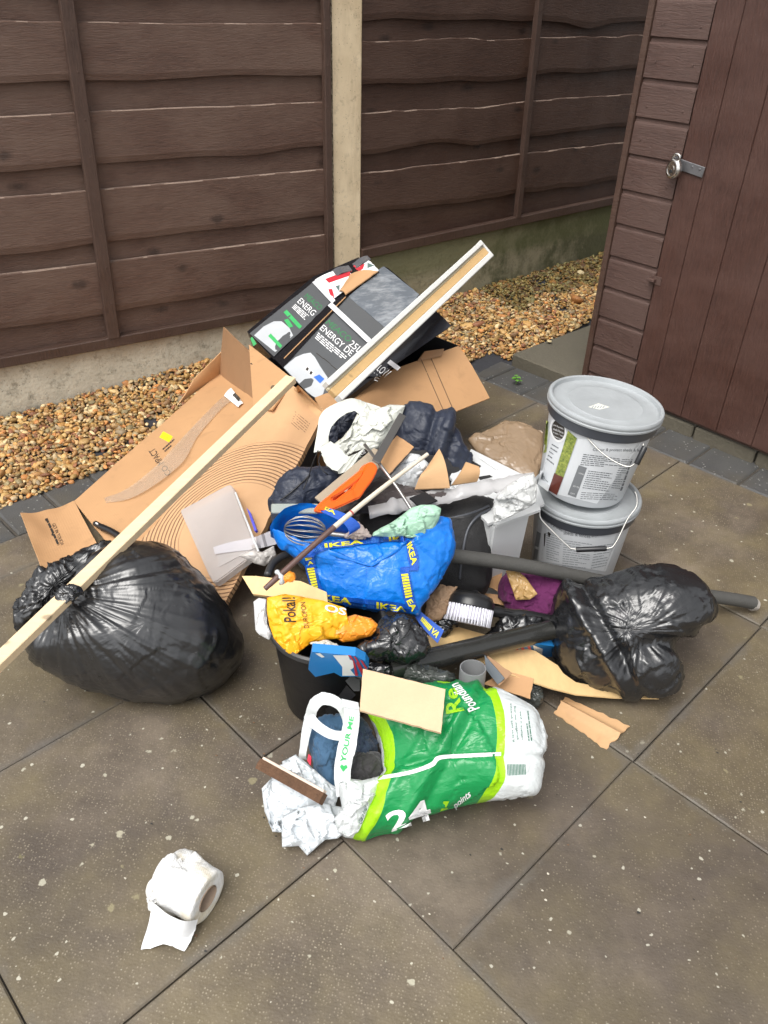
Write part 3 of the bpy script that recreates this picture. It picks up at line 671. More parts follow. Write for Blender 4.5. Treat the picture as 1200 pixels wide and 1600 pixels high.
# ---------------- gravel
def build_gravel():
    rnd = np.random.RandomState(3)
    b = bmesh.new(); bmesh.ops.create_icosphere(b, subdivisions=2, radius=1); base = np.array([v.co[:] for v in b.verts]); tri = np.array([[v.index for v in f.verts] for f in b.faces]); b.free()
    shapes = []
    for k in range(14):
        sd = k * 4.1; out = []
        for p in base:
            q = Vector(p); r = 1 + .38 * noise.noise(q * 1.0 + Vector((sd, 0, 0))) + .12 * noise.noise(q * 2.6 + Vector((0, sd, 0)))
            out.append(q * r)
        out = np.array(out)
        for _ in range(5):                                             # knock flats on
            nrm = rnd.normal(size=3); nrm /= np.linalg.norm(nrm); dd = out @ nrm; lim = rnd.uniform(.55, .85); ov = np.maximum(dd - lim, 0); out = out - ov[:, None] * nrm * .9
        shapes.append(out)
    spots = [(at(235, 668), .035), (at(160, 712), .03), (at(205, 690), .02), (at(838, 470), .05), (at(862, 492), .03), (at(878, 505), .025)]
    pts = []
    def inside(x, y):
        p = Vector((x, y, 0)); u, v = (x + y) / R2, (y - x) / R2; sl_ = (p - LA).dot(LD); dl = (p - LA).dot(LN); sr = (p - RA).dot(RD); dr = (p - RA).dot(RN)
        if sl_ < 1.49:
            if dl < .035 or sl_ < -.5: return False
        elif dr < .035 or sl_ < 1.64 and dl < .05: return False
        if sr > 2.0: return False
        e = .018 * noise.noise(Vector((x * 9, y * 9, 2)))
        if u < 2.59: return v > 2.37 + e
        if u < 2.83: return v > 2.13 + e
        q = p - P0; a, b = q.dot(BD), q.dot(BB)
        if a > -.012: return b > .95 + .012 + e * .4
        return v > 2.0
    cell = .0148; xs = np.arange(-1.95, 1.9, cell)
    for x in xs:
        for y in np.arange(2.0, 5.2, cell):
            if abs(x) > .44 * y + .35: continue
            for lay in range(2):
                if lay and rnd.rand() < .35: continue
                px, py = x + rnd.uniform(-.008, .008), y + rnd.uniform(-.008, .008)
                if inside(px, py): pts.append((px, py, lay))
    pal = np.array([(.52, .33, .14), (.46, .27, .10), (.60, .42, .22), (.38, .22, .10), (.66, .52, .33), (.50, .36, .22), (.27, .17, .10), (.62, .30, .12), (.40, .34, .28), (.72, .62, .47), (.30, .14, .09), (.44, .30, .13), (.55, .40, .20), (.34, .30, .20)])
    V = []; T = []; Cc = []; k = 0
    for (x, y, lay) in pts:
        r = .0086 * math.exp(rnd.normal() * .28) * (1.0 if lay else .9)
        if rnd.rand() < .05: r *= 1.5
        s = shapes[rnd.randint(14)] * np.array([1.25, .95, .62]) * r * rnd.uniform(.85, 1.15, 3)
        a, bb = rnd.uniform(0, 6.28), rnd.normal(0, .42); c_ = rnd.normal(0, .42)
        Rz = np.array([[math.cos(a), -math.sin(a), 0], [math.sin(a), math.cos(a), 0], [0, 0, 1]]); Rx = np.array([[1, 0, 0], [0, math.cos(bb), -math.sin(bb)], [0, math.sin(bb), math.cos(bb)]]); Ry = np.array([[math.cos(c_), 0, math.sin(c_)], [0, 1, 0], [-math.sin(c_), 0, math.cos(c_)]])
        thin = any((Vector((x, y, 0)) - Vector((q.x, q.y, 0))).length < rr * 1.0 for q, rr in spots)
        if thin and rnd.rand() < .8: continue
        z = gz(x, y) + lay * .010 + rnd.uniform(-.002, .003) + .003
        if inside(x, y) and lay == 0: z += .001
        V.append(s @ (Rz @ Rx @ Ry).T + np.array([x, y, z])); T.append(tri + k); k += len(base)
        c0 = pal[rnd.randint(len(pal))] * rnd.uniform(.6, 1.15) * np.array([1.12, 1.02, .78])
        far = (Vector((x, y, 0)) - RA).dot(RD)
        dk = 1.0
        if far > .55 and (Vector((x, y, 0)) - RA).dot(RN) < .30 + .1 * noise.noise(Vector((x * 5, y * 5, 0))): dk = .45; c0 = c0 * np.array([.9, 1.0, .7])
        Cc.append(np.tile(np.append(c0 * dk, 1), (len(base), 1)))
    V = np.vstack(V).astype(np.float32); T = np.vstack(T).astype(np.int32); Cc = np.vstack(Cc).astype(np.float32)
    me = bpy.data.meshes.new('gravel'); me.vertices.add(len(V)); me.vertices.foreach_set('co', V.ravel()); me.loops.add(T.size); me.loops.foreach_set('vertex_index', T.ravel())
    me.polygons.add(len(T)); me.polygons.foreach_set('loop_start', np.arange(0, T.size, 3)); me.polygons.foreach_set('loop_total', np.full(len(T), 3)); me.update(); me.validate()
    me.polygons.foreach_set('use_smooth', [True] * len(me.polygons))
    at_ = me.color_attributes.new('tint', 'FLOAT_COLOR', 'POINT'); at_.data.foreach_set('color', Cc.ravel())
    t = NT('pebble'); a_ = t.n('Attribute', attribute_name='tint').outputs['Color']
    c = t.mix(t.noise(120, 4, .6), a_, t.mix(1.0, a_, (.62, .55, .45), 'MULTIPLY')); c = t.mix(t.ramp(t.noise(330, 3), [(.6, 0), (.75, .35)]), c, (.7, .6, .45))
    me.materials.append(t.fin(c, .62, t.bump(t.noise(400, 3), .25, .001)))
    o = bpy.data.objects.new('gravel', me); COL.objects.link(o); WL['gravel'] = Vector((0, 0, 0)); tag(o, kind='stuff', label='golden brown pea gravel strip along the foot of the fence', cat='gravel')
    print('pebbles', len(pts))
build_gravel()
bm = BM(); n_ = 90                                                       # weed fabric and soil the gravel lies on
G_ = {}
for i in range(n_ + 1):
    for j in range(n_ + 1):
        x, y = -2.3 + 4.6 * i / n_, 1.9 + 3.7 * j / n_; p = Vector((x, y, 0)); u, v = (x + y) / R2, (y - x) / R2
        z = gz(x, y) - .003 if (v > 2.4 and u < 2.6) or (u >= 2.6 and v > 2.0) else -.03
        G_[i, j] = bm.verts.new((x, y, max(z, -.03)))
for i in range(n_):
    for j in range(n_):
        c = G_[i, j].co
        if (c.y - c.x) / R2 > 1.9: bm.faces.new((G_[i, j], G_[i + 1, j], G_[i + 1, j + 1], G_[i, j + 1]))
bmesh.ops.delete(bm, geom=[v for v in bm.verts if not v.link_faces], context='VERTS')
tag(link('soil', bm, plain('black weed fabric', (.035, .036, .042), .6, .3, 30, .5, 120), smooth=True), kind='structure')

# ================================================================== THE HEAP
def W(*t): return at(*t)
def over(p, px, py):
    """the point on that sight line nearest to the vertical through p: the top of something upright"""
    r = ray(px, py); h = Vector((r.x, r.y)); d = Vector((p.x, p.y)); t = h.dot(d) / h.dot(h); return CAM + r * t
M_card = cardboard(); M_card2 = cardboard('cardboard pale', (.56, .34, .17)); M_card3 = cardboard('cardboard brown', (.36, .205, .105), .75)
M_ink = plain('printing ink', (.035, .028, .022), .7)
M_inkb = plain('faded ink', (.17, .10, .055), .8)
M_white = plain('white print', (.80, .80, .80), .6, .03)
M_whitep = plain('white plastic', (.62, .63, .63), .38, .05, 8, .15, 30)
def pine(name, col, sc=(3, 30, 30), rot=(0, 0, 0), rough=.6):
    t = NT(name); v = t.vec(sc, rot); c = t.mix(t.noise(3, 6, .6, v, .4), tuple(x * .78 for x in col), tuple(min(1, x * 1.12) for x in col))
    c = t.mix(t.ramp(t.noise(5, 4), [(.55, 0), (.8, .3)]), c, tuple(x * .6 for x in col)); kn = t.n('TexVoronoi', {'Vector': t.vec((6, 14, 14), rot), 'Scale': 1.0}); c = t.mix(t.math('MULTIPLY', t.ramp(kn.outputs['Distance'], [(.07, .8), (.13, 0)]), t.ramp(t.sep(kn.outputs['Color'])[0], [(.55, 0), (.6, 1)])), c, tuple(x * .35 for x in col)); return t.fin(c, rough, t.bump(t.noise(6, 4, .6, v), .25, .002))
M_pine = pine('raw pine', (.66, .52, .33)); M_ply = pine('thin plywood', (.72, .50, .24), (14, 6, 14)); M_mdf = plain('hardboard', (.60, .43, .27), .7, .12, 14, .3, 120)

# ---- large flattened carton on the left
cb = empty('cardboard_box', W(200, 760, .01), 'long flattened cardboard box with a yellow sticker lying on the gravel', 'cardboard box')
A1, B1, C1, D1 = W(115, 783, .03), W(342, 583, .11), W(450, 640, .17), W(200, 892, .02)
bm = BM(); sheet(bm, (A1, B1, C1, D1), .005, (30, 14), lambda u, v: .010 * math.sin(v * 3.1) + .006 * noise.noise(Vector((u * 5, v * 3, 1))) + .004 * crum((u, v, 0), .3, 2))
main = link('main_panel', bm, M_card, cb, 40)
bm = BM(); sheet(bm, (W(32, 801, .075), W(115, 782, .033), W(156, 858, .024), W(66, 889, .05)), .005, (14, 12), lambda u, v: -.016 * math.sin(u * 3.1) + .006 * noise.noise(Vector((u * 3, v * 3, 4))))
flap = link('end_flap', bm, M_card, cb, 40)
bm = BM(); sheet(bm, (W(66, 891, .045), W(152, 860, .02), W(165, 868, .012), W(70, 899, .03)), .004, (10, 3), jag=.003, seed=4)
link('torn_flap', bm, M_card2, cb, 40)
bm = BM(); sheet(bm, (W(278, 633, .075), W(303, 593, .14), W(346, 550, .20), W(343, 585, .11)), .005, (8, 5), lambda u, v: .004 * math.sin(u * 3))
link('side_flap', bm, M_card, cb, 40)
b0, b1 = W(342, 583, .112), W(405, 632, .15)
bm = BM(); sheet(bm, (b0, over(b0, 349, 511), over(b1, 412, 567), b1), .005, (8, 8), lambda u, v: .006 * math.sin(v * 3.1))
link('upright_flap', bm, M_card3, cb, 40)  # darker card puts the shade on this flap into its colour
sm, sf = Surf(main), Surf(flap)
bm = BM()
decal_text(bm, 'CO', ((268, 739), (259, 726), (251, 731), (260, 745)), sm, .0015)
decal_text(bm, 'MPACT', ((256, 722), (241, 699), (232, 705), (247, 728)), sm, .0015)
fine_print(bm, ((258, 706), (276, 690), (270, 684), (252, 700)), 2, sm, .0015, 0, 3)
link('printing', bm, M_ink, main)
bm = BM()
decal_text(bm, 'GET IN TOUCH', ((81, 819), (95, 852), (100, 849), (86, 817)), sf, .0015)
fine_print(bm, ((71, 811), (92, 857), (95, 855), (74, 809)), 1, sf, .0015, 0, 5, 1, 9)
for q in ((72, 812), (82, 835)): decal_poly(bm, [(q[0] + 1.8 * math.cos(k), q[1] + 2.2 * math.sin(k)) for k in range(6)], sf, .0015)
link('printing', bm, M_ink, flap)
bm = BM(); decal_quad(bm, ((249, 683), (264, 691), (270, 682), (255, 674)), sm, .002, (3, 3)); st = link('sticker', bm, plain('yellow sticker', (.85, .72, .02), .5, .03), main)
bm = BM(); decal_text(bm, '50p', ((254, 683), (263, 687), (265, 683), (257, 679)), Surf(st), .001); link('price', bm, plain('orange ink', (.55, .38, .02), .6), st)
# clear plastic sleeve still stuck along it, with its white hang tag
M_clear = see('clear film', (.62, .50, .38), .26, .12, 9, .22)
bm = BM(); ribbon(bm, [((162, 778), (166, 786), .004), ((190, 768), (200, 780), .012), ((215, 752), (232, 764), .018), ((250, 722), (268, 738), .022), ((272, 698), (290, 716), .02), ((300, 668), (310, 680), .014), ((335, 632), (345, 640), .012), ((352, 617), (362, 626), .01)], sm, th=.004, n=8)
tag(link('plastic_sleeve', bm, M_clear, smooth=50), 'long crumpled clear plastic sleeve with a hang tag lying on the long cardboard box', 'plastic sleeve')
bm = BM(); sheet(bm, (W(350, 618, .135), W(361, 606, .145), W(380, 630, .148), W(372, 636, .145)), .001, (4, 4), lambda u, v: .003 * math.sin(u * 3))
tg = link('hang_tag', bm, M_white); tag(tg, 'small white barcode tag at the upper end of the clear sleeve', 'tag')
bm = BM()
for k in range(9): x = .1 + k * .085; decal_quad(bm, [(362 + 12 * x, 616 + 13 * x), (363 + 12 * x, 617 + 13 * x), (367 + 12 * x, 613 + 13 * x), (366 + 12 * x, 612 + 13 * x)], Surf(tg), .001)
link('barcode', bm, M_ink, tg)
# black knife handle
bm = BM(); P_ = [W(147, 817, .05), W(160, 824, .052), (W(175, 831, .054)), W(192, 842, .054)]
tube(bm, catmull(P_, 5), [.005] + [.009] * 4 + [.0105] * 7 + [.011] * 4, 12)
kh = link('hand_tool', bm, plain('black rubber', (.012, .012, .013), .3), smooth=50); tag(kh, 'black plastic handle lying on the cardboard beside the pine batten', 'handle')
bm = BM(); tube(bm, [W(150, 817, .063), W(153, 819, .063)], .0025, 8); link('hanging_hole', bm, M_white, kh)

# ---- sheet of cardboard with concentric rings
bm = BM(); RA_, RB_, RC_, RD_ = W(197, 872, .07), W(440, 590, .35), W(508, 642, .37), W(352, 942, .08)
sheet(bm, (RA_, RB_, RC_, RD_), .02, (30, 30), lambda u, v: .012 * math.sin(u * 2.6) * math.sin(v * 3.1) + .003 * crum((u, v, 0), .35, 4), jag=.004)
ringo = link('ringed_board', bm, M_card2, None, 40)
tag(ringo, 'sheet of cardboard scored with many concentric rings leaning against the heap', 'cardboard sheet')
bm = BM(); sheet(bm, (W(389, 538, .345), W(460, 594, .365), W(425, 640, .33), W(396, 640, .29)), .005, (8, 8)); rend = link('folded_end', bm, M_card, ringo, 40)
rs = Surf(ringo); rc = rs.hit(362, 826); lc = rc - WL[ringo.name]
t = NT('ringed cardboard'); d_ = t.n('VectorMath', {0: t.obj, 1: tuple(lc)}, operation='DISTANCE').outputs['Value']
wob = t.math('ADD', d_, t.math('MULTIPLY', t.math('SUBTRACT', t.noise(5, 3), .5), .012)); sw = t.math('PINGPONG', wob, .0058)
ln_ = t.ramp(t.math('DIVIDE', sw, .0058), [(.0, 1), (.12, .9), (.42, 0)]); rng = t.ramp(d_, [(.158, 0), (.17, 1), (.315, 1), (.33, 0)])
ln_ = t.math('MULTIPLY', ln_, rng)
c = t.mix(t.noise(6, 6, .6), (.46, .26, .13), (.62, .38, .20)); c = t.mix(t.math('MULTIPLY', ln_, .92), c, (.10, .045, .022))
ringo.data.materials[0] = t.fin(c, .7, t.bump(t.math('SUBTRACT', t.noise(14, 3), t.math('MULTIPLY', ln_, 1.2)), .5, .004))
bm = BM(); fine_print(bm, ((455, 661), (475, 679), (486, 660), (462, 640)), 6, rs, .001, 0, 8, .25, 3); link('printing', bm, M_inkb, ringo)
bm = BM(); decal_quad(bm, ((455, 610), (497, 652), (505, 640), (466, 602)), rs, .001, (6, 3)); link('parcel_tape', bm, plain('parcel tape', (.60, .38, .20), .25, .05), ringo)
bm = BM(); re_ = Surf(rend); lathe(bm, [(.003, .001), (.005, .003), (.0085, .002), (.009, 0)], re_.hit(427, 606, .001), (CAM - re_.hit(427, 606)).normalized(), 20); link('grommet', bm, plain('brass', (.10, .07, .04), .4, .2, 9, 0, 60, .6), ringo)

# ---- clear wallet lying on the ringed board
bm = BM(); q = [(281, 797), (360, 756), (402, 862), (333, 912)]; pw = Plane.of(rs.hit(*q[0]), rs.hit(*q[1]), rs.hit(*q[3]))
wl_ = empty('plastic_case', pw.hit(340, 835, .005), 'cloudy white plastic case lying flat on the ringed cardboard', 'plastic case')
t = NT('milky plastic'); M_milk = t.fin(t.mix(t.noise(7, 5), (.50, .46, .44), (.66, .62, .60)), .38, t.bump(t.noise(5, 3), .4, .01), Alpha=.5)
pts = [pw.hit(*x, .034) for x in ((281, 797), (356, 757), (362, 758), (368, 772), (402, 862), (340, 908), (333, 910), (326, 898))]
prism(bm, pts, .026, pw.n); r_ = bmesh.ops.bevel(bm, geom=[e for e in bm.edges if e.calc_face_angle(0) > .5], offset=.003, segments=2, affect='EDGES')
link('case_shell', bm, M_milk, wl_, 40)
bm = BM(); tube(bm, [pw.hit(368, 770, .036), pw.hit(404, 862, .036)], .003, 8); link('ridge', bm, M_whitep, wl_)
bm = BM(); prism(bm, [pw.hit(*x, .030) for x in ((385, 793), (391, 800), (401, 828), (398, 830))], .01, pw.n); link('blue_edge', bm, plain('blue print', (.08, .08, .55), .4), wl_)
bm = BM(); prism(bm, [pw.hit(*x, .0365) for x in ((341, 868), (395, 848), (400, 855), (342, 886))], .001, pw.n); link('inner_fold', bm, M_milk, wl_)
M_sleeve = see('grip seal film', (.74, .72, .76), .5, .12, 25, .4)
bm = BM(); ribbon(bm, [((333, 855), (336, 866), .05), ((360, 847), (364, 862), .055), ((395, 840), (398, 858), .055), ((425, 829), (432, 850), .05), ((450, 826), (455, 840), .05)], rs, th=.008, n=7)
tag(link('plastic_sleeve', bm, M_sleeve, smooth=45), 'folded clear plastic sleeve poking out beside the blue shopping bag', 'plastic sleeve')
lump('plastic_scrap', [(372, 868), (392, 860), (410, 862), (428, 852), (432, 868), (414, 885), (396, 880)], .2, .02, see('clear scrap', (.8, .76, .72), .4, .1, 20, .6), .014, .05, 60, 14, seed=9, curve=1, shell=True)
tag(bpy.data.objects['plastic_scrap'], 'crumpled scrap of clear plastic over the edge of the ringed cardboard', 'plastic scrap')

# ---- open carton behind, one flap folded out
RL, RR = W(492, 622, .33), W(717, 541, .33); dr_ = (RR - RL).normalized(); bk = Vector((-dr_.y, dr_.x, 0)); dp = .36
oc = empty('open_carton', (RL + RR) / 2 + bk * dp / 2 - Vector((0, 0, .33)), 'large open cardboard carton with a wide flap folded out under the white moulding', 'cardboard box')
def wallq(a, b): return (a, b, Vector((b.x, b.y, .01)), Vector((a.x, a.y, .01)))
M_dkcard = plain('black shade card', (.012, .012, .014), .6)  # card painted black for the shade inside the carton
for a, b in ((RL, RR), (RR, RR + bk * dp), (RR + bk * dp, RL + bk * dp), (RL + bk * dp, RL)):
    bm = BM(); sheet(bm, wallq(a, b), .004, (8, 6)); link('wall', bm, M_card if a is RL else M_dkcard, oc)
bm = BM(); sheet(bm, (RL, RR, W(765, 622, .20), W(535, 712, .24)), .005, (24, 12), lambda u, v: .008 * math.sin(v * 3.1) * math.sin(u * 2) + .004 * crum((u * .7, v * .3, 1), .2, 6))
fl = link('flap', bm, M_card, oc, 40); sfl = Surf(fl)
bm = BM()
for x in (676, 690): decal_quad(bm, ((x + 16, 641 - (x - 676) * .3), (x + 17.5, 641 - (x - 676) * .3), (x - 18, 560 - (x - 676) * .4), (x - 19.5, 560 - (x - 676) * .4)), sfl, .0006, (1, 8))
link('crease', bm, M_inkb, fl)
bm = BM(); sheet(bm, (W(652, 565, .33), W(664, 549, .36), W(694, 545, .345), W(690, 556, .33)), .004, (4, 4)); link('inner_flap', bm, M_card3, oc)

# ---- dark printed appliance box
pb = empty('appliance_box', W(540, 560, .2), 'crushed charcoal appliance box with white strap leaning back against the fence', 'appliance box')
M_char = plain('charcoal print', (.095, .10, .105), .34, .12, 6, .15, 30)
t = NT('scuffed navy gloss'); c = t.mix(t.ramp(t.noise(14, 6, .7, t.vec((1, 2, 1))), [(.45, 0), (.7, .8)]), (.13, .145, .165), (.34, .36, .38)); M_navyg = t.fin(c, .22, t.bump(t.noise(25, 4), .5, .004))
M_blackg = plain('glossy black card', (.010, .010, .012), .25, .2, 9, .3, 20)
fpl = Plane.of(W(442, 574, .34), W(600, 417, .53), W(705, 510, .455))
bm = BM(); prism(bm, [fpl.hit(*x, -.001) for x in ((428, 560), (543, 458), (590, 425), (600, 416), (607, 419), (655, 460), (700, 506), (640, 545), (590, 585), (545, 620), (500, 628))], .02, fpl.n); body = link('body', bm, M_blackg, pb)
bm = BM(); sheet(bm, [fpl.hit(*x, .002) for x in ((442, 574), (543, 462), (616, 524), (505, 640))], .001, (14, 12), lambda u, v: .003 * noise.noise(Vector((u * 3, v * 3, 2)))); fp = link('front_panel', bm, M_char, pb, 40)
bm = BM(); sheet(bm, [fpl.hit(*x, .003) for x in ((543, 462), (600, 416), (655, 460), (617, 525))], .002, (14, 12), lambda u, v: .007 * math.sin(u * 3) + .004 * crum((u * .3, v * .3, 0), .1, 3), jag=.002); lid = link('lid_flap', bm, M_navyg, pb, 40)
bm = BM(); sheet(bm, [fpl.hit(*x, .002) for x in ((560, 590), (678, 484), (705, 508), (590, 588))], .001, (10, 8), lambda u, v: .003 * math.sin(v * 4)); rp = link('right_panel', bm, plain('black gloss wrap', (.014, .015, .02), .16, .2, 8, .4, 14), pb, 40)
lpl = Plane.of(W(387, 519, .36), W(488, 440, .475), W(428, 560, .34))
bm = BM(); prism(bm, [lpl.hit(*x, -.001) for x in ((386, 518), (490, 432), (560, 402), (592, 424), (520, 482), (428, 562))], .08, lpl.n); link('side_body', bm, M_blackg, pb)
bm = BM(); sheet(bm, [lpl.hit(*x, .002) for x in ((390, 521), (490, 440), (519, 471), (428, 557))], .001, (12, 10), lambda u, v: .003 * noise.noise(Vector((u * 3, v * 3, 5)))); sp_ = link('side_panel', bm, M_char, pb, 40)
# red white and blue band above the strap
bm = BM(); sheet(bm, [lpl.hit(*x, .003) for x in ((492, 437), (572, 403), (592, 423), (521, 467))], .002, (14, 8), lambda u, v: .005 * math.sin(u * 7), jag=.004, seed=3)
fb = link('flag_band', bm, M_white, pb, 40); sfb = Surf(fb)
bm = BM()
for q in (((514, 442), (548, 430), (546, 421), (508, 436)), ((548, 424), (560, 427), (563, 417), (553, 414)), ((513, 452), (519, 451), (523, 466), (518, 468)), ((563, 414), (570, 412), (567, 420), (561, 424))): decal_quad(bm, q, sfb, .0012, (4, 3))
link('red_stripes', bm, plain('red print', (.50, .03, .045), .4, .05), fb)
bm = BM()
for q in ((499, 441), (509, 447), (505, 457)), ((548, 434), (560, 431), (557, 438)), ((574, 410), (585, 415), (574, 419)), ((524, 447), (531, 445), (530, 456)): decal_poly(bm, q, sfb, .0012)
link('grey_patches', bm, plain('grey green print', (.11, .16, .15), .4, .05), fb)
bm = BM(); sheet(bm, [lpl.hit(*x, .010) for x in ((530, 455), (548, 428), (590, 424), (540, 460))], .004, (8, 6), lambda u, v: .012 * math.sin(v * 3.1), jag=.003, seed=8); link('torn_card', bm, M_card, pb, 40)
bm = BM(); sheet(bm, [lpl.hit(*x, .004) for x in ((517, 424), (574, 400), (580, 406), (523, 434))], .003, (10, 3), lambda u, v: .006 * math.sin(u * 9), jag=.004, seed=5); link('torn_edge', bm, see('torn laminate', (.12, .12, .13), .9, .2, 60, 1), pb, 40)
bm = BM(); sheet(bm, [fpl.hit(*x, .006) for x in ((428, 560), (518, 470), (545, 461), (442, 574))], .002, (14, 4), lambda u, v: .004 * noise.noise(Vector((u * 12, v * 4, 2))), jag=.003, seed=6); link('corner_edge', bm, M_blackg, pb, 40)
bm = BM(); tube(bm, catmull([fpl.hit(444, 560, .008), fpl.hit(470, 534, .01), fpl.hit(512, 492, .009), fpl.hit(540, 464, .01)], 6), .0022, 6); link('split_corrugation', bm, M_card, pb)
sF, sL, sR = Surf(fp), Surf(sp_), Surf(rp)
M_green = plain('green print', (.045, .23, .085), .5, .05)
bm = BM(); decal_text(bm, 'MEACO', ((508, 505), (544, 535), (551, 528), (515, 499)), sF, .001); g1 = link('green_lettering', bm, M_green, fp)
bm = BM(); decal_text(bm, '25L', ((544, 539), (560, 552), (567, 544), (551, 531)), sF, .001)
decal_text(bm, 'ENERGY DE', ((499, 514), (547, 557), (553, 549), (506, 507)), sF, .001)
fine_print(bm, ((492, 528), (536, 566), (543, 556), (498, 518)), 4, sF, .001, 0, 2, .5, 7); link('white_lettering', bm, M_white, fp)
bm = BM(); decal_text(bm, 'MEACO', ((475, 464), (498, 485), (505, 479), (481, 458)), sL, .001); link('green_lettering', bm, M_green, sp_)
bm = BM(); decal_text(bm, 'ENERG', ((464, 472), (488, 494), (495, 487), (471, 465)), sL, .001); fine_print(bm, ((456, 480), (476, 500), (484, 492), (462, 474)), 4, sL, .001, 0, 4, .5, 5); link('white_lettering', bm, M_white, sp_)
bm = BM(); decal_text(bm, 'LOW', ((588, 578), (602, 592), (612, 580), (596, 570)), sR, .001); decal_text(bm, 'IE', ((578, 592), (590, 596), (596, 588), (584, 582)), sR, .001); link('white_lettering', bm, M_white, rp)
M_mach = plain('printed white machine', (.50, .52, .54), .35, .12, 12)
bm = BM(); decal_poly(bm, [(443, 574), (452, 566), (462, 558), (474, 553), (485, 551), (492, 558), (500, 572), (512, 590), (510, 597), (505, 615), (497, 626), (480, 612)], sF, .001); mc = link('machine_picture', bm, M_mach, fp)
bm = BM(); decal_quad(bm, ((490, 589), (500, 599), (507, 592), (499, 585)), sF, .002); link('screen_picture', bm, plain('blue print light', (.05, .16, .55), .4), mc)
bm = BM(); decal_quad(bm, ((475, 578), (488, 590), (492, 583), (480, 571)), sF, .002); link('panel_picture', bm, M_white, mc)
bm = BM()
for a in (0, 1): decal_quad(bm, ((477 + a * 6, 577 + a * 6), (480 + a * 6, 580 + a * 6), (483 + a * 6, 576 + a * 6), (480 + a * 6, 573 + a * 6)), sF, .003)
for a, b in ((494, 552), (505, 560), (516, 570)): decal_quad(bm, ((a, b), (a + 11, b + 9), (a + 11.5, b + 8), (a + .5, b - 1)), sF, .0015)
link('buttons_picture', bm, M_ink, mc)
bm = BM(); decal_poly(bm, [(397, 524), (412, 510), (428, 502), (440, 502), (452, 512), (458, 524), (430, 550)], sL, .001); mc2 = link('machine_picture', bm, M_mach, sp_)
bm = BM()
for q in (((443, 488), (468, 514), (472, 510), (448, 484)), ((444, 500), (452, 512), (458, 510), (450, 498)), ((419, 525), (438, 544), (441, 540), (423, 521)), ((391, 529), (396, 541), (401, 537), (394, 526))): decal_quad(bm, q, sL, .002)
link('green_marks', bm, plain('bright green print', (.06, .42, .13), .4), mc2)
M_strap = plain('white strap', (.72, .72, .74), .4, .03)
for q, pl_, o in (([(488, 441), (519, 474), (524, 469), (494, 437)], lpl, .008), ([(512, 477), (574, 535), (580, 530), (518, 472)], fpl, .012), ([(605, 567), (621, 579), (626, 574), (610, 562)], fpl, .012)):
    bm = BM(); sheet(bm, [pl_.hit(*x, o) for x in q], .0012, (10, 1)); link('strap', bm, M_strap, pb)

# ---- white skirting length with bare wood middle
ma, mb = W(516, 618, .42), W(755, 395, .60); mx = (mb - ma).normalized(); mn = ((CAM - (ma + mb) / 2).normalized()); my = mx.cross(mn).normalized(); mn = my.cross(mx)
if my.z < 0 and False: my = -my
L_ = (mb - ma).length; mc_ = (ma + mb) / 2
mo = empty('wood_moulding', ma, 'long white painted moulding with a bare timber centre sloping up over the appliance box', 'moulding')
sgn = 1 if pix(mc_ + my * .04)[0] > pix(mc_)[0] else -1; my = my * sgn
M_wp = plain('chipped white paint', (.66, .66, .63), .45, .06, 14, .3, 60)
for off, wd, hh, m_, nm in ((-.032, .018, .030, M_wp, 'white_edge'), (-.018, .010, .016, plain('yellowed primer', (.62, .55, .38), .6), 'groove'), (.001, .028, .020, pine('honey pine', (.58, .38, .17)), 'timber_core'), (.0255, .021, .030, M_wp, 'white_edge')):
    bm = BM(); box(bm, mc_ + my * off + mn * (hh / 2), L_, wd, hh, mx, my, mn, .0025); link(nm, bm, m_, mo)
bm = BM(); box(bm, mb + mx * .006 + my * -.004 + mn * .012, .010, .078, .022, mx, my, mn, .002); link('end_cap', bm, M_wp, mo)

# ---- pine batten lying over the heap
ba, bb_ = W(-45, 1076, .27), W(455, 592, .50); bx = (bb_ - ba).normalized(); bn = (CAM - (ba + bb_) / 2).normalized(); by = bx.cross(bn).normalized(); bn = by.cross(bx)
bm = BM(); up_ = Vector((0, 0, 1)); by2 = bx.cross(up_).normalized(); bz2 = by2.cross(bx)
box(bm, (ba + bb_) / 2, (bb_ - ba).length, .034, .020, bx, by2, bz2, .0015)
tag(link('pine_batten', bm, pine('fresh pine', (.74, .57, .36), (2.2, 26, 26), (0, 0, -rad(52)))), 'long pale pine batten slanting across the left black bag and the cardboard', 'wooden batten')

# ---- refuse bags
M_bin = film('black polythene', (.010, .0105, .012), .26, 20, .75, .006, .2, ior=1.75)
M_binf = film('black polythene taut', (.009, .0095, .011), .30, 14, .7, .009, .2, ior=1.85)
body_out = [(112, 918), (130, 893), (168, 858), (206, 845), (259, 853), (301, 884), (329, 911), (350, 941), (371, 980), (383, 1003), (378, 1028), (362, 1051), (336, 1075), (308, 1087), (272, 1096), (224, 1096), (168, 1084), (115, 1070), (77, 1050), (49, 1026), (44, 1005), (66, 975), (96, 942)]
rb = empty('refuse_bag', W(230, 1000, .0), 'full black refuse bag tied at its neck under the pine batten', 'refuse bag', 'black refuse bags')
b1_ = lump('bag_body', body_out, .155, .19, M_binf, .006, .12, 260, 76, seed=3, pleat=((104, 930), .022, 6.8, .21), parent=rb, cen=(228, 972), oct2=.3)
lump('bag_neck', [(101, 940), (85, 955), (60, 965), (30, 985), (23, 970), (25, 948), (36, 925), (52, 903), (75, 888), (112, 868), (150, 852), (176, 850), (160, 872), (132, 897), (116, 915)], .17, .05, M_bin, .016, .05, 130, 30, seed=8, pleat=((104, 930), .016, 5, .12), parent=rb, cen=(84, 915))
bm = BM(); kn = W(106, 930, .235); 
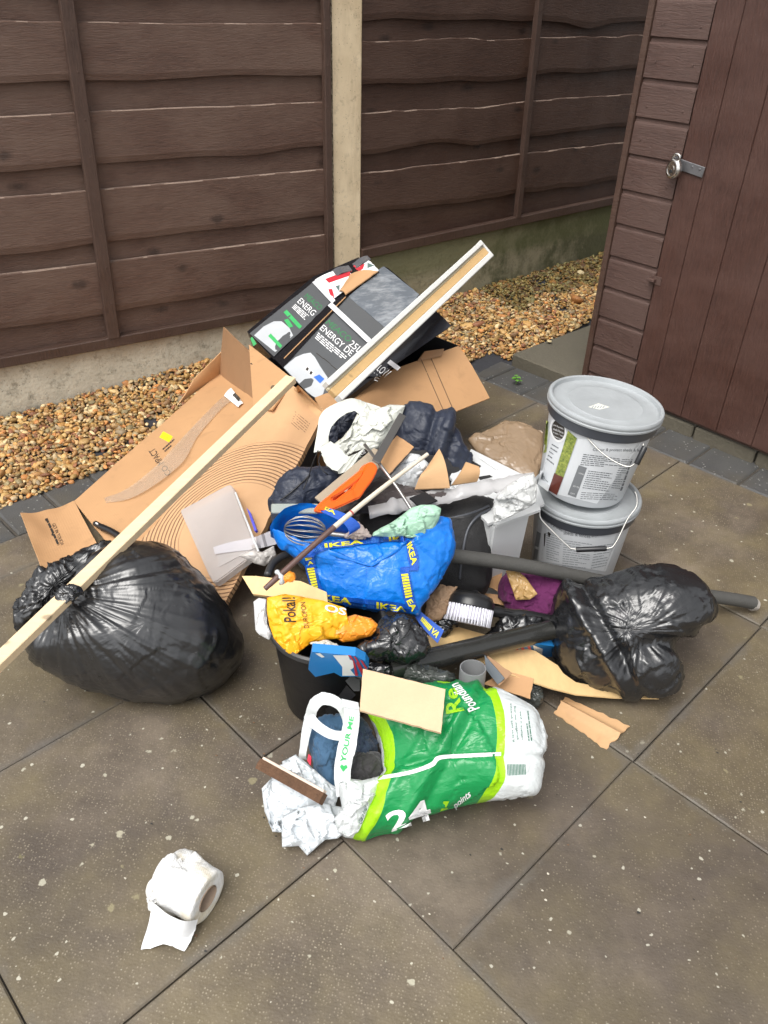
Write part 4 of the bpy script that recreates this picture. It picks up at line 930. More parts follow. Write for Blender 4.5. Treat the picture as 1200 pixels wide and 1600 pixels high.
for k in range(5):
    a = k * 1.3; tube(bm, catmull([kn + Vector((math.cos(a) * .012, math.sin(a) * .012, -.01)), kn + Vector((math.cos(a + 1) * .016, math.sin(a + 1) * .016, .006)), kn + Vector((math.cos(a + 2.2) * .01, math.sin(a + 2.2) * .012, -.004))], 4), [.004, .007, .009, .010, .009, .009, .007, .006, .004], 8)
link('knot', bm, M_bin, rb, True)
right_out = [(875, 920), (901, 911), (950, 898), (987, 887), (1032, 883), (1070, 889), (1100, 909), (1116, 930), (1120, 957), (1113, 980), (1092, 1002), (1064, 1008), (1060, 1030), (1057, 1055), (1044, 1079), (1010, 1086), (961, 1080), (912, 1074), (882, 1064), (870, 1040), (864, 1002), (866, 960)]
def rfold(p, x, y):
    d = ((x - 1008) * .80 + (y - 975) * .60); e = (-(x - 1008) * .60 + (y - 975) * .80); f = 0
    f -= .020 * math.exp(-((y - 1005 + (x - 1040) * .2) / 16) ** 2) * (1 / (1 + math.exp(-(x - 975) / 14)))
    f += .014 * math.exp(-((x - 925 - (y - 980) * .55) / 9) ** 2) - .012 * math.exp(-((x - 948 - (y - 980) * .55) / 8) ** 2)
    f += .012 * math.exp(-((x - 985 - (y - 1000) * .15) / 8) ** 2) * (y > 985) * min(1, (y - 985) / 20)
    return f
lump('neck_fold', [(88, 930), (96, 918), (108, 912), (121, 917), (124, 930), (114, 942), (100, 950), (90, 944)], .325, .016, M_bin, .010, .03, 90, 22, seed=18, parent=rb, squash=.7)
rb2 = lump('refuse_bag', right_out, .125, .135, M_bin, .012, .12, 200, 56, seed=21, cen=(978, 985), oct2=.4, fn=rfold, pleat=((1004, 985), .012, 5, .12), squash=.8)
tag(rb2, 'lumpy black refuse bag slumped at the right end over the grey pipe', 'refuse bag', 'black refuse bags')
pc_ = lump('black_scrap', [(592, 985), (610, 965), (632, 958), (652, 972), (664, 1000), (662, 1022), (640, 1034), (608, 1030), (578, 1022), (560, 1016), (585, 1006)], .25, .045, M_bin, .020, .06, 130, 34, seed=31, curve=2, oct2=.3)
tag(pc_, 'crumpled black plastic bag stuffed beside the bucket rim', 'plastic bag')
p2 = lump('black_scrap', [(770, 985), (785, 965), (815, 962), (838, 972), (850, 985), (830, 1000), (790, 1004), (760, 998)], .12, .03, M_bin, .014, .03, 80, 20, seed=33)
tag(p2, 'small crumpled black film between the brush handle and the black tube', 'plastic bag')
p3 = lump('black_scrap', [(610, 1040), (650, 1042), (690, 1046), (716, 1060), (700, 1070), (660, 1068), (612, 1058)], .17, .03, film('smoky film', (.05, .055, .05), .16, 70, .8, .004), .012, .03, 80, 20, seed=34)
tag(p3, 'smoky crumpled film tucked under the black tube above the hardboard', 'plastic film')
p4 = lump('black_scrap', [(800, 1080), (830, 1064), (845, 1072), (849, 1090), (838, 1104), (805, 1098)], .03, .028, film('smoky film', (.05, .055, .05), .16), .010, .03, 80, 20, seed=36)
tag(p4, 'clear dark bubble of film on the paving at the right of the green carrier bag', 'plastic film')

# ---- paint tubs
M_tubg = plain('grey white tub', (.52, .54, .56), .36, .04, 6, .12, 20); M_lid = plain('grey lid', (.30, .34, .37), .36, .10, 7, .2, 40, )
M_ring = plain('dark grey rim', (.065, .07, .082), .35, .1); M_wire = plain('wire', (.50, .49, .46), .35, .1, 40, 0, 60, .9); M_txt = plain('grey text', (.13, .14, .15), .6); M_txl = plain('light grey print', (.30, .32, .34), .6); M_bar = plain('mid grey print', (.20, .21, .22), .5)
M_dust = plain('dusty lid', (.34, .36, .37), .42, .22, 16, .2, 60)
def tub(loc, axis, label, top):
    root = empty('paint_tub', loc, label, 'paint tub', 'stacked fence paint tubs'); Z = Vector(axis).normalized()
    bm = BM(); lathe(bm, [(0, .002), (.112, .002), (.118, .004), (.121, .012), (.1405, .232), (.1405, .262)], loc, Z, 96); bd = link('tub_body', bm, M_tubg, root, 35)
    bm = BM(); lathe(bm, [(.1412, .222), (.1455, .222), (.1475, .227), (.1475, .240), (.149, .243), (.149, .252), (.146, .252)], loc, Z, 96)
    link('dark_rim', bm, M_ring, root, 35)
    bm = BM(); lathe(bm, [(.1495, .250), (.1535, .251), (.1545, .256), (.1525, .259), (.1545, .262), (.1545, .268), (.1515, .2725), (.147, .2735), (.1435, .272), (.1405, .262), (.137, .260), (.100, .2615), (.098, .263), (.040, .2635), (0, .2635)], loc, Z, 96)
    ld = link('lid', bm, [M_lid], root, 35); ld.data.materials[0] = M_dust
    return root, bd, ld, Z
tl = W(916, 770, .268); loc1 = Vector((tl.x, tl.y, 0.0))
t1, bd1, ld1, Z1 = tub(loc1, (0, 0, 1), 'lower grey fence paint tub with its wire handle hanging forward', False)
tt = W(947, 627, .545); ax2 = (tt - (loc1 + Vector((.012, -.008, .276)))); 
ax2 = Vector((.085, -.005, 1)); loc2 = W(947, 627, .548) - ax2.normalized() * .268
t2, bd2, ld2, Z2 = tub(loc2, ax2, 'upper grey fence paint tub tilted on top with a hedge picture on its side', True)
s1_, s2_, sl2 = Surf(bd1), Surf(bd2), Surf(ld2)
def c4(x, y): return (820 + x / 4.4444, 560 + y / 4.4444)
def dq(bm, q, s, n=(6, 6), off=.0007, f=c4): decal_quad(bm, [f(*p) for p in q], s, off, n)
# upper tub print
bm = BM(); dq(bm, ((90, 870), (160, 925), (300, 520), (190, 400)), s2_, (6, 10)); dq(bm, ((230, 945), (500, 1010), (830, 560), (370, 560)), s2_, (14, 12)); lab = link('label', bm, plain('white label', (.66, .68, .70), .4, .03), bd2)
bm = BM(); dq(bm, ((210, 800), (268, 826), (362, 555), (300, 500)), s2_, (8, 14), .0015)
t = NT('hedge picture'); v_ = t.vor(240, 'F1'); hp = t.fin(t.mix(t.ramp(t.noise(80, 4, .7), [(.35, 0), (.65, 1)]), (.07, .12, .02), (.42, .46, .10)), .4); link('hedge_picture', bm, hp, bd2)
bm = BM(); dq(bm, ((128, 660), (150, 650), (165, 440), (150, 430)), s2_, (2, 8), .0015); link('leaf_picture', bm, hp, bd2)
bm = BM(); dq(bm, ((165, 915), (222, 950), (268, 826), (205, 795)), s2_, (5, 6), .0015); dq(bm, ((195, 330), (290, 410), (300, 380), (196, 262)), s2_, (5, 3), .0012); link('fence_picture', bm, plain('red brown print', (.13, .035, .025), .35, .1), bd2)
def disc(cx, cy, rx, ry, ro=0, n=24): return [(cx + rx * math.cos(a) * math.cos(ro) - ry * math.sin(a) * math.sin(ro), cy + rx * math.cos(a) * math.sin(ro) + ry * math.sin(a) * math.cos(ro)) for a in [2 * math.pi * k / n for k in range(n)]]
def dfan(bm, ring, s, off):
    cx = sum(p[0] for p in ring) / len(ring); cy = sum(p[1] for p in ring) / len(ring); c = bm.verts.new(s.hit(cx, cy, off)); R_ = [bm.verts.new(s.hit(*p, off)) for p in ring]
    for i in range(len(R_)): bm.faces.new((c, R_[i], R_[(i + 1) % len(R_)]))
bm = BM(); dfan(bm, [c4(*p) for p in disc(232, 495, 56, 88, -.12)], s2_, .002); bdg = link('badge_ring', bm, M_white, bd2)
bm = BM(); dfan(bm, [c4(*p) for p in disc(232, 497, 44, 70, -.12)], s2_, .0028); bdd = link('badge', bm, M_ink, bd2)
bm = BM()
for i, tx in enumerate(('Lasts & protects', 'sheds & fences', 'in just 1 coat', 'showerproof')): y = 455 + i * 26; decal_text(bm, tx, [c4(196, y + 14), c4(268, y + 44), c4(270, y + 28), c4(198, y - 2)], s2_, .0036)
link('badge_text', bm, M_white, bdd)
bm = BM(); decal_text(bm, 'Colour & protect sheds & fences', [c4(470, 648), c4(850, 655), c4(850, 628), c4(476, 622)], s2_, .0016); link('heading', bm, M_txt, bd2)
bm = BM(); fine_print(bm, [c4(*p) for p in ((385, 740), (655, 760), (665, 690), (410, 655))], 6, s2_, .0014, 0, 3, .4, 12); fine_print(bm, [c4(*p) for p in ((400, 900), (585, 925), (610, 790), (445, 770))], 9, s2_, .0014, 0, 4, .35, 10)
fine_print(bm, [c4(*p) for p in ((385, 975), (640, 985), (650, 935), (395, 920))], 4, s2_, .0014, 0, 5, .3, 10); fine_print(bm, [c4(*p) for p in ((660, 920), (740, 700), (760, 700), (690, 915))], 1, s2_, .0014, 0, 6, .5, 8); fine_print(bm, [c4(*p) for p in ((600, 900), (660, 905), (740, 690), (680, 690))], 14, s2_, .0014, 0, 7, .3, 4)
fine_print(bm, [c4(*p) for p in ((150, 700), (200, 740), (240, 600), (195, 575))], 5, s2_, .0014, 0, 8, .3, 4); fine_print(bm, [c4(*p) for p in ((100, 800), (160, 860), (165, 845), (105, 785))], 2, s2_, .0014, 0, 9, .4, 3)
link('small_print', bm, M_txt, bd2)
bm = BM(); dq(bm, ((297, 945), (355, 967), (432, 760), (375, 742)), s2_, (4, 8), .0015); link('shade_bar', bm, M_bar, bd2)
bm = BM(); decal_text(bm, 'COVERAGE', [c4(372, 800), c4(410, 812), c4(412, 802), c4(375, 790)], s2_, .002); decal_text(bm, 'DRY TIME', [c4(335, 890), c4(375, 903), c4(378, 893), c4(338, 880)], s2_, .002); decal_text(bm, 'COATS', [c4(315, 940), c4(345, 948), c4(348, 938), c4(318, 930)], s2_, .002); link('bar_text', bm, M_white, bd2)
bm = BM(); decal_quad(bm, [(919, 636), (937, 640), (953, 636), (935, 630)], sl2, .0008, (3, 3)); lid_l = link('lid_label', bm, plain('cream label', (.70, .70, .62), .5), ld2)
bm = BM()
for k in range(5): x = 924 + k * 4.2; decal_quad(bm, [(x, 637.5), (x + 1.5, 637.8), (x + 4.5, 634), (x + 3, 633.7)], sl2, .0016)
link('lid_label_print', bm, M_txl, lid_l)
# dark tab round the handle ear
def ear(bd, s, pts, nm='handle_ear'):
    bm = BM(); prism(bm, [s.hit(*c4(*p), .004) for p in pts], .004); link(nm, bm, M_ring, bd)
ear(t2, s2_, ((290, 400), (385, 440), (500, 500), (480, 565), (440, 545), (400, 520), (350, 515), (290, 480)))
# wire handles
def handle(root, pts, grip, s, off):
    pp = catmull([s.hit(*p, o) for p, o in zip(pts, off)], 6); bm = BM(); tube(bm, pp, .0021, 8); hd = link('wire_handle', bm, M_wire, root, True)
    bm = BM(); a, b = [s.hit(*p, o) for p, o in zip(grip[:2], grip[2:])]; tube(bm, [a, a.lerp(b, .05), a.lerp(b, .95), b], [.006, .0072, .0072, .006], 12); link('grip', bm, plain('black grip', (.015, .015, .017), .35), hd, 40)
vp = Plane(s2_.hit(930, 720, .012), (CAM - s2_.hit(930, 720)).normalized())
class VP:
    def __init__(s, p): s.p = p
    def hit(s, x, y, o=0): return s.p.hit(x, y, o)
handle(t2, [c4(*p) for p in ((400, 475), (402, 500), (450, 570), (540, 660), (640, 725), (720, 752), (770, 725), (800, 690), (825, 590))], [c4(775, 735), c4(835, 612), .012, .012], VP(Plane(loc2 + Z2 * .13 + (CAM - loc2).normalized() * .165, (CAM - loc2).normalized() + Vector((-.1, 0, .0)))), [0] * 9)
handle(t1, [(843, 800), (846, 812), (865, 832), (886, 852), (898, 858), (948, 857), (962, 848), (980, 812), (994, 792), (995, 776), (992, 768)], [(900, 859), (948, 857), .0, .0], VP(Plane(loc1 + Vector((0, 0, .2)) + Vector((-.2, -.8, .35)).normalized() * .165, (-.2, -.8, .6))), [0] * 11)
# lower tub print
bm = BM(); dq(bm, ((70, 1400), (560, 1480), (690, 1150), (100, 1090)), s1_, (18, 10)); link('label', bm, plain('white label', (.66, .68, .70), .4, .03), bd1)
bm = BM()
for tx, q in (('Colour & protect', ((108, 1118), (260, 1212), (262, 1186), (112, 1092))), ('sheds & fences', ((268, 1222), (455, 1250), (455, 1224), (270, 1194))), ('in just one coat', ((465, 1250), (640, 1210), (640, 1184), (465, 1224)))): decal_text(bm, tx, [c4(*p) for p in q], s1_, .0016)
link('heading', bm, M_txt, bd1)
bm = BM(); fine_print(bm, [c4(*p) for p in ((150, 1390), (240, 1415), (260, 1235), (150, 1200))], 12, s1_, .0014, 0, 13, .3, 5); fine_print(bm, [c4(*p) for p in ((260, 1440), (440, 1460), (470, 1280), (270, 1250))], 12, s1_, .0014, 0, 14, .3, 8); fine_print(bm, [c4(*p) for p in ((460, 1460), (560, 1440), (640, 1270), (490, 1290))], 9, s1_, .0014, 0, 15, .3, 5); link('small_print', bm, M_txl, bd1)
bm = BM(); dq(bm, ((68, 1300), (95, 1312), (112, 1215), (85, 1200)), s1_, (2, 4), .0015); dq(bm, ((58, 1390), (82, 1400), (95, 1330), (68, 1318)), s1_, (2, 4), .0015); link('shade_bar', bm, M_bar, bd1)
bm = BM()
for x, y, r in ((435, 1198, 7), (475, 1196, 7), (515, 1183, 8), (462, 1184, 3), (600, 1170, 3), (645, 1162, 4), (618, 1155, 3), (640, 1080, 4), (170, 1220, 10), (165, 1210, 6), (560, 1205, 3)): dfan(bm, [c4(x + r * math.cos(a) * (1 + .2 * math.sin(3 * a)), y + r * math.sin(a)) for a in [k * .63 for k in range(10)]], s1_, .002)
decal_quad(bm, [c4(*p) for p in ((133, 1305), (138, 1304), (145, 1215), (134, 1216))], s1_, .002, (1, 4)); decal_quad(bm, [c4(*p) for p in ((165, 1240), (172, 1242), (176, 1215), (164, 1216))], s1_, .002, (1, 3)); link('paint_drips', bm, M_ink, bd1)

# ---- grey pipe, black tube, coupling
M_foam = plain('grey foam lagging', (.062, .06, .055), .75, .2, 20, .5, 90)
pa, pb_ = W(700, 868, .27), W(1176, 944, .030); bm = BM(); N_ = 24
tube(bm, [pa.lerp(pb_, i / N_) + Vector((0, 0, .006 * math.sin(i * .35))) for i in range(N_ + 1)], .0185, 20); lp = link('grey_pipe', bm, M_foam, smooth=50); tag(lp, 'long dark grey foam pipe running behind the right black bag', 'pipe')
d__ = (pb_ - pa).normalized(); bm = BM(); tube(bm, [pb_ - d__ * .004, pb_ + d__ * .012], [.019, .0165], 20); link('frayed_end', bm, film('frayed tape', (.33, .30, .27), .6, 120, 1), lp, 50)
M_tube = film('dirty black tube', (.022, .022, .020), .25, 50, .35, .003, .4, Coat_Weight=.3)
ta, tb = W(606, 1046, .19), W(858, 985, .12); dt = (tb - ta).normalized(); bm = BM()
n1 = [ta.lerp(tb, i / 12) for i in range(13)]; tube(bm, n1, .0255, 28, False); tube(bm, n1[::-1], .0225, 28, False)
x1, x2 = dt.cross(Vector((0, 0, 1))).normalized(), None; x2 = dt.cross(x1)
for pp, s_ in ((ta, 1), (tb, -1)):
    A = [bm.verts.new(pp + (x1 * math.cos(k * math.pi / 14) + x2 * math.sin(k * math.pi / 14)) * .0255) for k in range(28)]; B = [bm.verts.new(pp + (x1 * math.cos(k * math.pi / 14) + x2 * math.sin(k * math.pi / 14)) * .0225) for k in range(28)]
    for k in range(28): bm.faces.new((A[k], A[(k + 1) % 28], B[(k + 1) % 28], B[k]))
tag(link('black_tube', bm, M_tube, smooth=50), 'scuffed black plastic tube lying open ended across the front of the heap', 'tube')
cc = W(736, 1074, .12); cup = Vector((.0, .12, 1)).normalized(); bm = BM(); lathe(bm, [(.0275, .0), (.0300, .001), (.0300, .060), (.0292, .062), (.0275, .062), (.0268, .05), (.0268, .002)], cc - cup * .005, cup, 40)
tag(link('pipe_coupling', bm, plain('grey pvc', (.23, .235, .24), .42, .06, 8, .1, 30), smooth=40), 'short grey plastic pipe coupling standing behind the green carrier bag', 'pipe coupling')

# ---- boards and card scraps at the front
def scrap(name, q, label, cat, m, th=.003, n=(12, 8), fn=None, jag=.0, seed=1, group=None):
    bm = BM(); sheet(bm, [W(*x) for x in q], th, n, fn, jag, seed); o = link(name, bm, m, None, 40); return tag(o, label, cat, group)
bm = BM(); out_ = [(664, 968), (700, 975), (760, 992), (800, 1003), (838, 1018), (872, 1040), (880, 1052), (900, 1066), (960, 1078), (1030, 1084), (1030, 1091), (960, 1090), (900, 1085), (860, 1075), (800, 1055), (745, 1030), (666, 1008)]
zz = lambda x: .15 + (.018 - .15) * min(1, (x - 664) / 330)
tp = [bm.verts.new(W(x, y, zz(x))) for x, y in out_]; bt_ = [bm.verts.new(W(x, y, zz(x)) - Vector((0, 0, .004))) for x, y in out_]
f = bm.faces.new(tp); g = bm.faces.new(bt_[::-1])
for i in range(len(tp)): bm.faces.new((tp[i], bt_[i], bt_[(i + 1) % len(tp)], tp[(i + 1) % len(tp)]))
bmesh.ops.triangulate(bm, faces=[f, g]); tag(link('plywood_strip', bm, M_ply), 'long curved offcut of thin yellow plywood under the right black bag', 'plywood offcut', 'plywood offcuts')
bm = BM(); prism(bm, [W(*x) for x in ((378, 900, .30), (400, 900, .305), (470, 908, .31), (510, 925, .31), (512, 941, .30), (470, 938, .295), (395, 928, .285))], .009); tag(link('plywood_strip', bm, M_ply), 'pointed plywood offcut lying over the yellow bag beside the blue shopping bag', 'plywood offcut', 'plywood offcuts')
scrap('hardboard_offcut', ((567, 1045, .285), (696, 1077, .285), (689, 1145, .262), (562, 1110, .265)), 'pale rectangular hardboard offcut resting on top of the green carrier bag', 'board offcut', M_mdf, .006, (20, 12), lambda u, v: .001 * math.sin(u * 3), .0012, 2)
scrap('cardboard_scrap', ((883, 1087, .012), (985, 1133, .012), (947, 1169, .004), (866, 1112, .006)), 'torn piece of cardboard alone on the paving below the right black bag', 'cardboard scrap', M_card2, .004, (24, 14), lambda u, v: .012 * math.exp(-((v - .45) / .12) ** 2) - .004, .006, 12, 'loose cardboard scraps')
scrap('cardboard_scrap', ((790, 1048, .10), (834, 1060, .09), (828, 1092, .06), (755, 1068, .085)), 'stiff orange brown card scrap leaning beside the pipe coupling', 'cardboard scrap', M_card, .006, (12, 8), None, .002, 5, 'loose cardboard scraps')
scrap('cardboard_scrap', ((762, 1024, .14), (800, 1052, .125), (780, 1072, .11), (757, 1040, .125)), 'pale brown card scrap behind the slate offcut', 'cardboard scrap', M_card3, .003, (8, 6), None, .002, 6, 'loose cardboard scraps')
scrap('grey_offcut', ((757, 1024, .15), (788, 1060, .125), (778, 1070, .11), (759, 1046, .125)), 'small blue grey board offcut leaning on the pipe coupling', 'board offcut', plain('slate board', (.13, .15, .17), .6), .004)
scrap('cardboard_scrap', ((757, 882, .13), (784, 886, .13), (785, 926, .10), (760, 918, .10)), 'folded cardboard scrap just under the grey pipe', 'cardboard scrap', M_card, .003, (12, 12), lambda u, v: .010 * abs(math.sin(u * 3.1 + v)), .003, 7, 'loose cardboard scraps')
scrap('cardboard_scrap', ((746, 925, .09), (786, 930, .09), (788, 946, .075), (752, 938, .075)), 'flat cardboard corner lying under the folded scrap by the brush', 'cardboard scrap', M_card, .003, (8, 8), None, .004, 17, 'loose cardboard scraps')
lump('torn_packaging', [(658, 965), (672, 930), (688, 914), (714, 918), (712, 935), (700, 960), (688, 970), (668, 974)], .2, .018, cardboard('soggy cardboard', (.30, .19, .11)), .008, .03, 90, 22, seed=41, curve=1); tag(bpy.data.objects['torn_packaging'], 'torn corrugated cardboard chunk between the blue shopping bag and the brush', 'cardboard scrap', 'loose cardboard scraps')
M_purple = cloth('purple fleece', (.12, .014, .085), .9, .1, 22, .01)
tag(lump('purple_cloth', [(778, 920), (790, 892), (830, 890), (888, 902), (896, 930), (880, 965), (862, 985), (820, 980), (790, 955)], .10, .05, M_purple, .014, .09, 120, 30, seed=44, oct2=.25), 'deep purple cloth bundled beneath the grey pipe', 'cloth')
tag(lump('tape_scrap', [(790, 892), (806, 888), (822, 903), (840, 928), (828, 937), (806, 938), (800, 920)], .165, .010, film('brown parcel tape', (.42, .26, .10), .16, 22, .7), .016, .045, 80, 20, seed=46, curve=1, oct2=.2, shell=True), 'crumpled shiny brown parcel tape lying on the purple cloth', 'tape')

# ---- round brush
br = empty('scrubbing_brush', W(735, 985, .09), 'round scrubbing brush with white bristles and a black handle', 'brush')
bc = W(735, 945, .20); bz_ = Vector((-.10, -.62, -.78)).normalized(); bz_ = Vector((-.12, -.45, -.50)).normalized()
bm = BM(); lathe(bm, [(0, -.030), (.034, -.030), (.050, -.024), (.057, -.012), (.058, .002), (.055, .006), (0, .006)], bc, bz_, 40); link('head', bm, plain('black plastic', (.013, .013, .014), .3), br, 40)
bm = BM(); X_ = Vector((0, 1, 0)).cross(bz_).normalized(); Y_ = bz_.cross(X_)
for r_, cnt in ((.055, 46), (.048, 40), (.040, 32), (.031, 24), (.022, 16)):
    for k in range(cnt):
        a = 2 * math.pi * k / cnt; rr_ = r_ + random.uniform(-.001, .001); u_ = X_ * math.cos(a) + Y_ * math.sin(a); p = bc + u_ * rr_ + bz_ * .004
        tube(bm, [p, p + bz_ * .042 + u_ * random.uniform(-.001, .004) + Y_ * random.uniform(-.001, .001)], [.0030, .0022], 6)
link('bristles', bm, plain('white bristle', (.74, .73, .80), .5, .05), br, True)
bm = BM(); lathe(bm, [(.018, .004), (.053, .004), (.053, .036), (.040, .038), (.018, .036)], bc, bz_, 32); link('bristle_core', bm, plain('bristle base', (.60, .58, .66), .5, .05), br, 40)
bm = BM(); hp_ = [bc - bz_ * .02, W(765, 953, .17), W(790, 957, .155), W(825, 962, .14), W(862, 969, .12)]; tube(bm, catmull(hp_, 5), [.020] * 4 + [.014] * 5 + [.0115] * 4 + [.0135] * 8, 14); link('handle', bm, plain('black plastic', (.013, .013, .014), .3), br, 50)
for k in range(3):
    bm = BM(); p = W(790 + k * 20, 954 + k * 4.2, .17 - k * .016); tube(bm, [p, p + (hp_[4] - hp_[2]).normalized() * .022], .0016, 6); link('grip_rib', bm, plain('black plastic', (.013, .013, .014), .3), br)
if False: tube(bm, catmull([bc - bz_ * .028 - Vector((.02, 0, 0)), bc - bz_ * .05 + Vector((-.01, .03, 0)), bc - bz_ * .045 + Vector((.03, .03, 0)), bc - bz_ * .02 + Vector((.04, 0, 0))], 5), .010, 10)

# ---- black bucket
bk_c = W(512, 968, .25); bk_c.z = 0
bkt = empty('black_bucket', bk_c, 'round black bucket overflowing with the yellow bag in front of the blue shopping bag', 'bucket')
M_bk = plain('black bucket plastic', (.007, .007, .008), .45, .2, 8, .25, 30)
bm = BM(); lathe(bm, [(0, .004), (.100, .004), (.104, .008), (.126, .236), (.128, .246)], bk_c, (0, 0, 1), 64); lathe(bm, [(.1245, .246), (.1225, .236), (.100, .012), (0, .012)], bk_c, (0, 0, 1), 64); link('bucket_body', bm, M_bk, bkt, 40)
bm = BM(); lathe(bm, [(.1235, .240), (.1245, .250), (.130, .253), (.1355, .250), (.1365, .240), (.134, .238), (.128, .240)], bk_c, (0, 0, 1), 72); link('rim', bm, plain('worn black rim', (.035, .035, .036), .4, .3, 20), bkt, 40)
M_yel = film('yellow polythene', (.88, .42, .010), .38, 26, .5, .004, .08)
yb = lump('yellow_bag', [(417, 934), (445, 928), (504, 938), (540, 950), (545, 975), (530, 998), (507, 1000), (487, 1004), (471, 1016), (461, 1026), (453, 1025), (428, 998), (421, 978), (417, 954)], .282, .020, M_yel, .016, .075, 150, 40, seed=51, curve=1, shell=True, wrinkle=((1, .2, 0), 30, .003), oct2=.4)
tag(yb, 'bright yellow plastic bag with black handwriting draped over the bucket rim', 'plastic bag')
sy = Surf(yb); bm = BM(); decal_text(bm, 'Pokal!', ((463, 972), (461, 931), (440, 934), (444, 974)), sy, .002, .01, 0, 2, .2); decal_text(bm, 'DUROPON', ((483, 981), (477, 940), (469, 941), (475, 982)), sy, .002, -.005, 0, 2, .1); link('handwriting', bm, M_ink, yb)
bm = BM(); decal_text(bm, 'OS', ((507, 954), (540, 962), (542, 951), (508, 943)), sy, .002, .02, 0, 2); link('white_print', bm, M_white, yb)
tag(lump('orange_bag', [(500, 1000), (502, 985), (525, 968), (555, 960), (580, 966), (594, 978), (580, 994), (550, 1002), (535, 1004), (520, 994)], .262, .025, film('orange polythene', (.80, .28, .02), .38, 22, .7, .005, .1), .016, .06, 130, 32, seed=52, curve=1, oct2=.3, shell=True), 'crumpled orange plastic bag inside the right half of the bucket', 'plastic bag')
tag(lump('white_bag', [(396, 940), (404, 934), (416, 936), (418, 975), (426, 993), (420, 1000), (405, 992), (399, 985)], .27, .018, film('white polythene', (.60, .60, .60), .4, 22, .6, .004, .05), .012, .05, 80, 20, seed=53, curve=1, oct2=.2, shell=True), 'small white plastic edge poking out left of the yellow bag', 'plastic bag')
tag(lump('orange_bag', [(437, 900), (448, 893), (460, 895), (461, 907), (450, 912), (438, 908)], .31, .015, film('orange polythene', (.80, .28, .02), .38), .006, .03, 60, 16, seed=54), 'scrap of orange plastic just above the pointed plywood offcut', 'plastic bag')
tag(lump('foil_scrap', [(485, 1005), (500, 1000), (520, 1003), (530, 1008), (522, 1014), (500, 1010)], .268, .006, film('foil', (.55, .52, .45), .25, 90, 1), .005, .015, 60, 14, seed=55), 'scrap of silver wrapper on the bucket rim', 'wrapper')
# blue snack cartons
M_sblue = film('blue carton', (.02, .20, .52), .3, 20, .35, .003, .05)
def carton(q, z, label, white, red):
    pl_ = Plane.of(*[W(*x, z_) for x, z_ in zip(q[:3], z)]); bm = BM(); prism(bm, [pl_.hit(*x) for x in q], .02, pl_.n); o = link('snack_carton', bm, M_sblue); tag(o, label, 'carton', 'blue snack cartons')
    class P_:
        def hit(s, x, y, o_=0): return pl_.hit(x, y, o_)
    bm = BM()
    for w_ in white:
        if isinstance(w_, list): decal_poly(bm, w_, P_(), .001)
        else: dfan(bm, disc(*w_, 0, 16), P_(), .0012)
    link('white_figure', bm, M_white, o)
    bm = BM()
    for r_ in red: decal_quad(bm, r_, P_(), .0022, (1, 1))
    link('red_stripes', bm, plain('red print', (.50, .03, .045), .4, .05), o)
def c5(x, y): return (390 + x / 5.4545, 890 + y / 5.4545)
carton([c5(*p) for p in ((530, 700), (900, 735), (985, 780), (1015, 830), (970, 912), (780, 912), (720, 878), (560, 915), (500, 850))], (.315, .305, .285), 'left blue snack carton with white shapes and red stripes on the bucket side', [(c5(850, 810)[0], c5(850, 810)[1], 8, 8), [c5(*p) for p in ((710, 730), (840, 730), (860, 780), (840, 830), (900, 905), (790, 905), (790, 830))], [c5(*p) for p in ((560, 715), (600, 712), (640, 745), (615, 750), (590, 735))]],
       [[c5(*p) for p in q] for q in (((900, 905), (925, 905), (900, 800), (880, 780)), ((960, 905), (985, 880), (930, 790), (905, 790)), ((990, 850), (1005, 840), (960, 775), (940, 770)), ((880, 780), (900, 790), (860, 730), (835, 728)), ((920, 790), (940, 800), (905, 745), (885, 738)))])
def c6(x, y): return (650 + x / 5, 870 + y / 5)
carton([c6(*p) for p in ((750, 712), (930, 680), (1080, 700), (1090, 830), (1040, 835), (960, 805), (800, 745))], (.105, .12, .085), 'right blue snack carton showing between the plywood and the black bag', [[c6(*p) for p in ((915, 690), (990, 720), (980, 800), (935, 790))]], [[c6(*p) for p in q] for q in (((800, 740), (822, 750), (790, 712), (770, 712)), ((850, 760), (875, 770), (835, 700), (812, 705)), ((905, 780), (925, 785), (890, 695), (868, 698)))])
bm = BM(); sheet(bm, (W(483, 1058, .15), W(522, 1050, .17), W(556, 1086, .14), W(515, 1125, .05)), .004, (8, 8)); tag(link('plastic_offcut', bm, M_bk), 'broken black plastic panel leaning on the bucket behind the carrier bag handles', 'plastic panel')
bm = BM(); sheet(bm, (W(532, 1055, .18), W(563, 1058, .18), W(562, 1080, .15), W(553, 1080, .15)), .004, (8, 8)); tag(link('plastic_offcut', bm, plain('dark grey plastic', (.05, .05, .052), .45)), 'small dark grey plastic flap beside the pale hardboard', 'plastic panel')

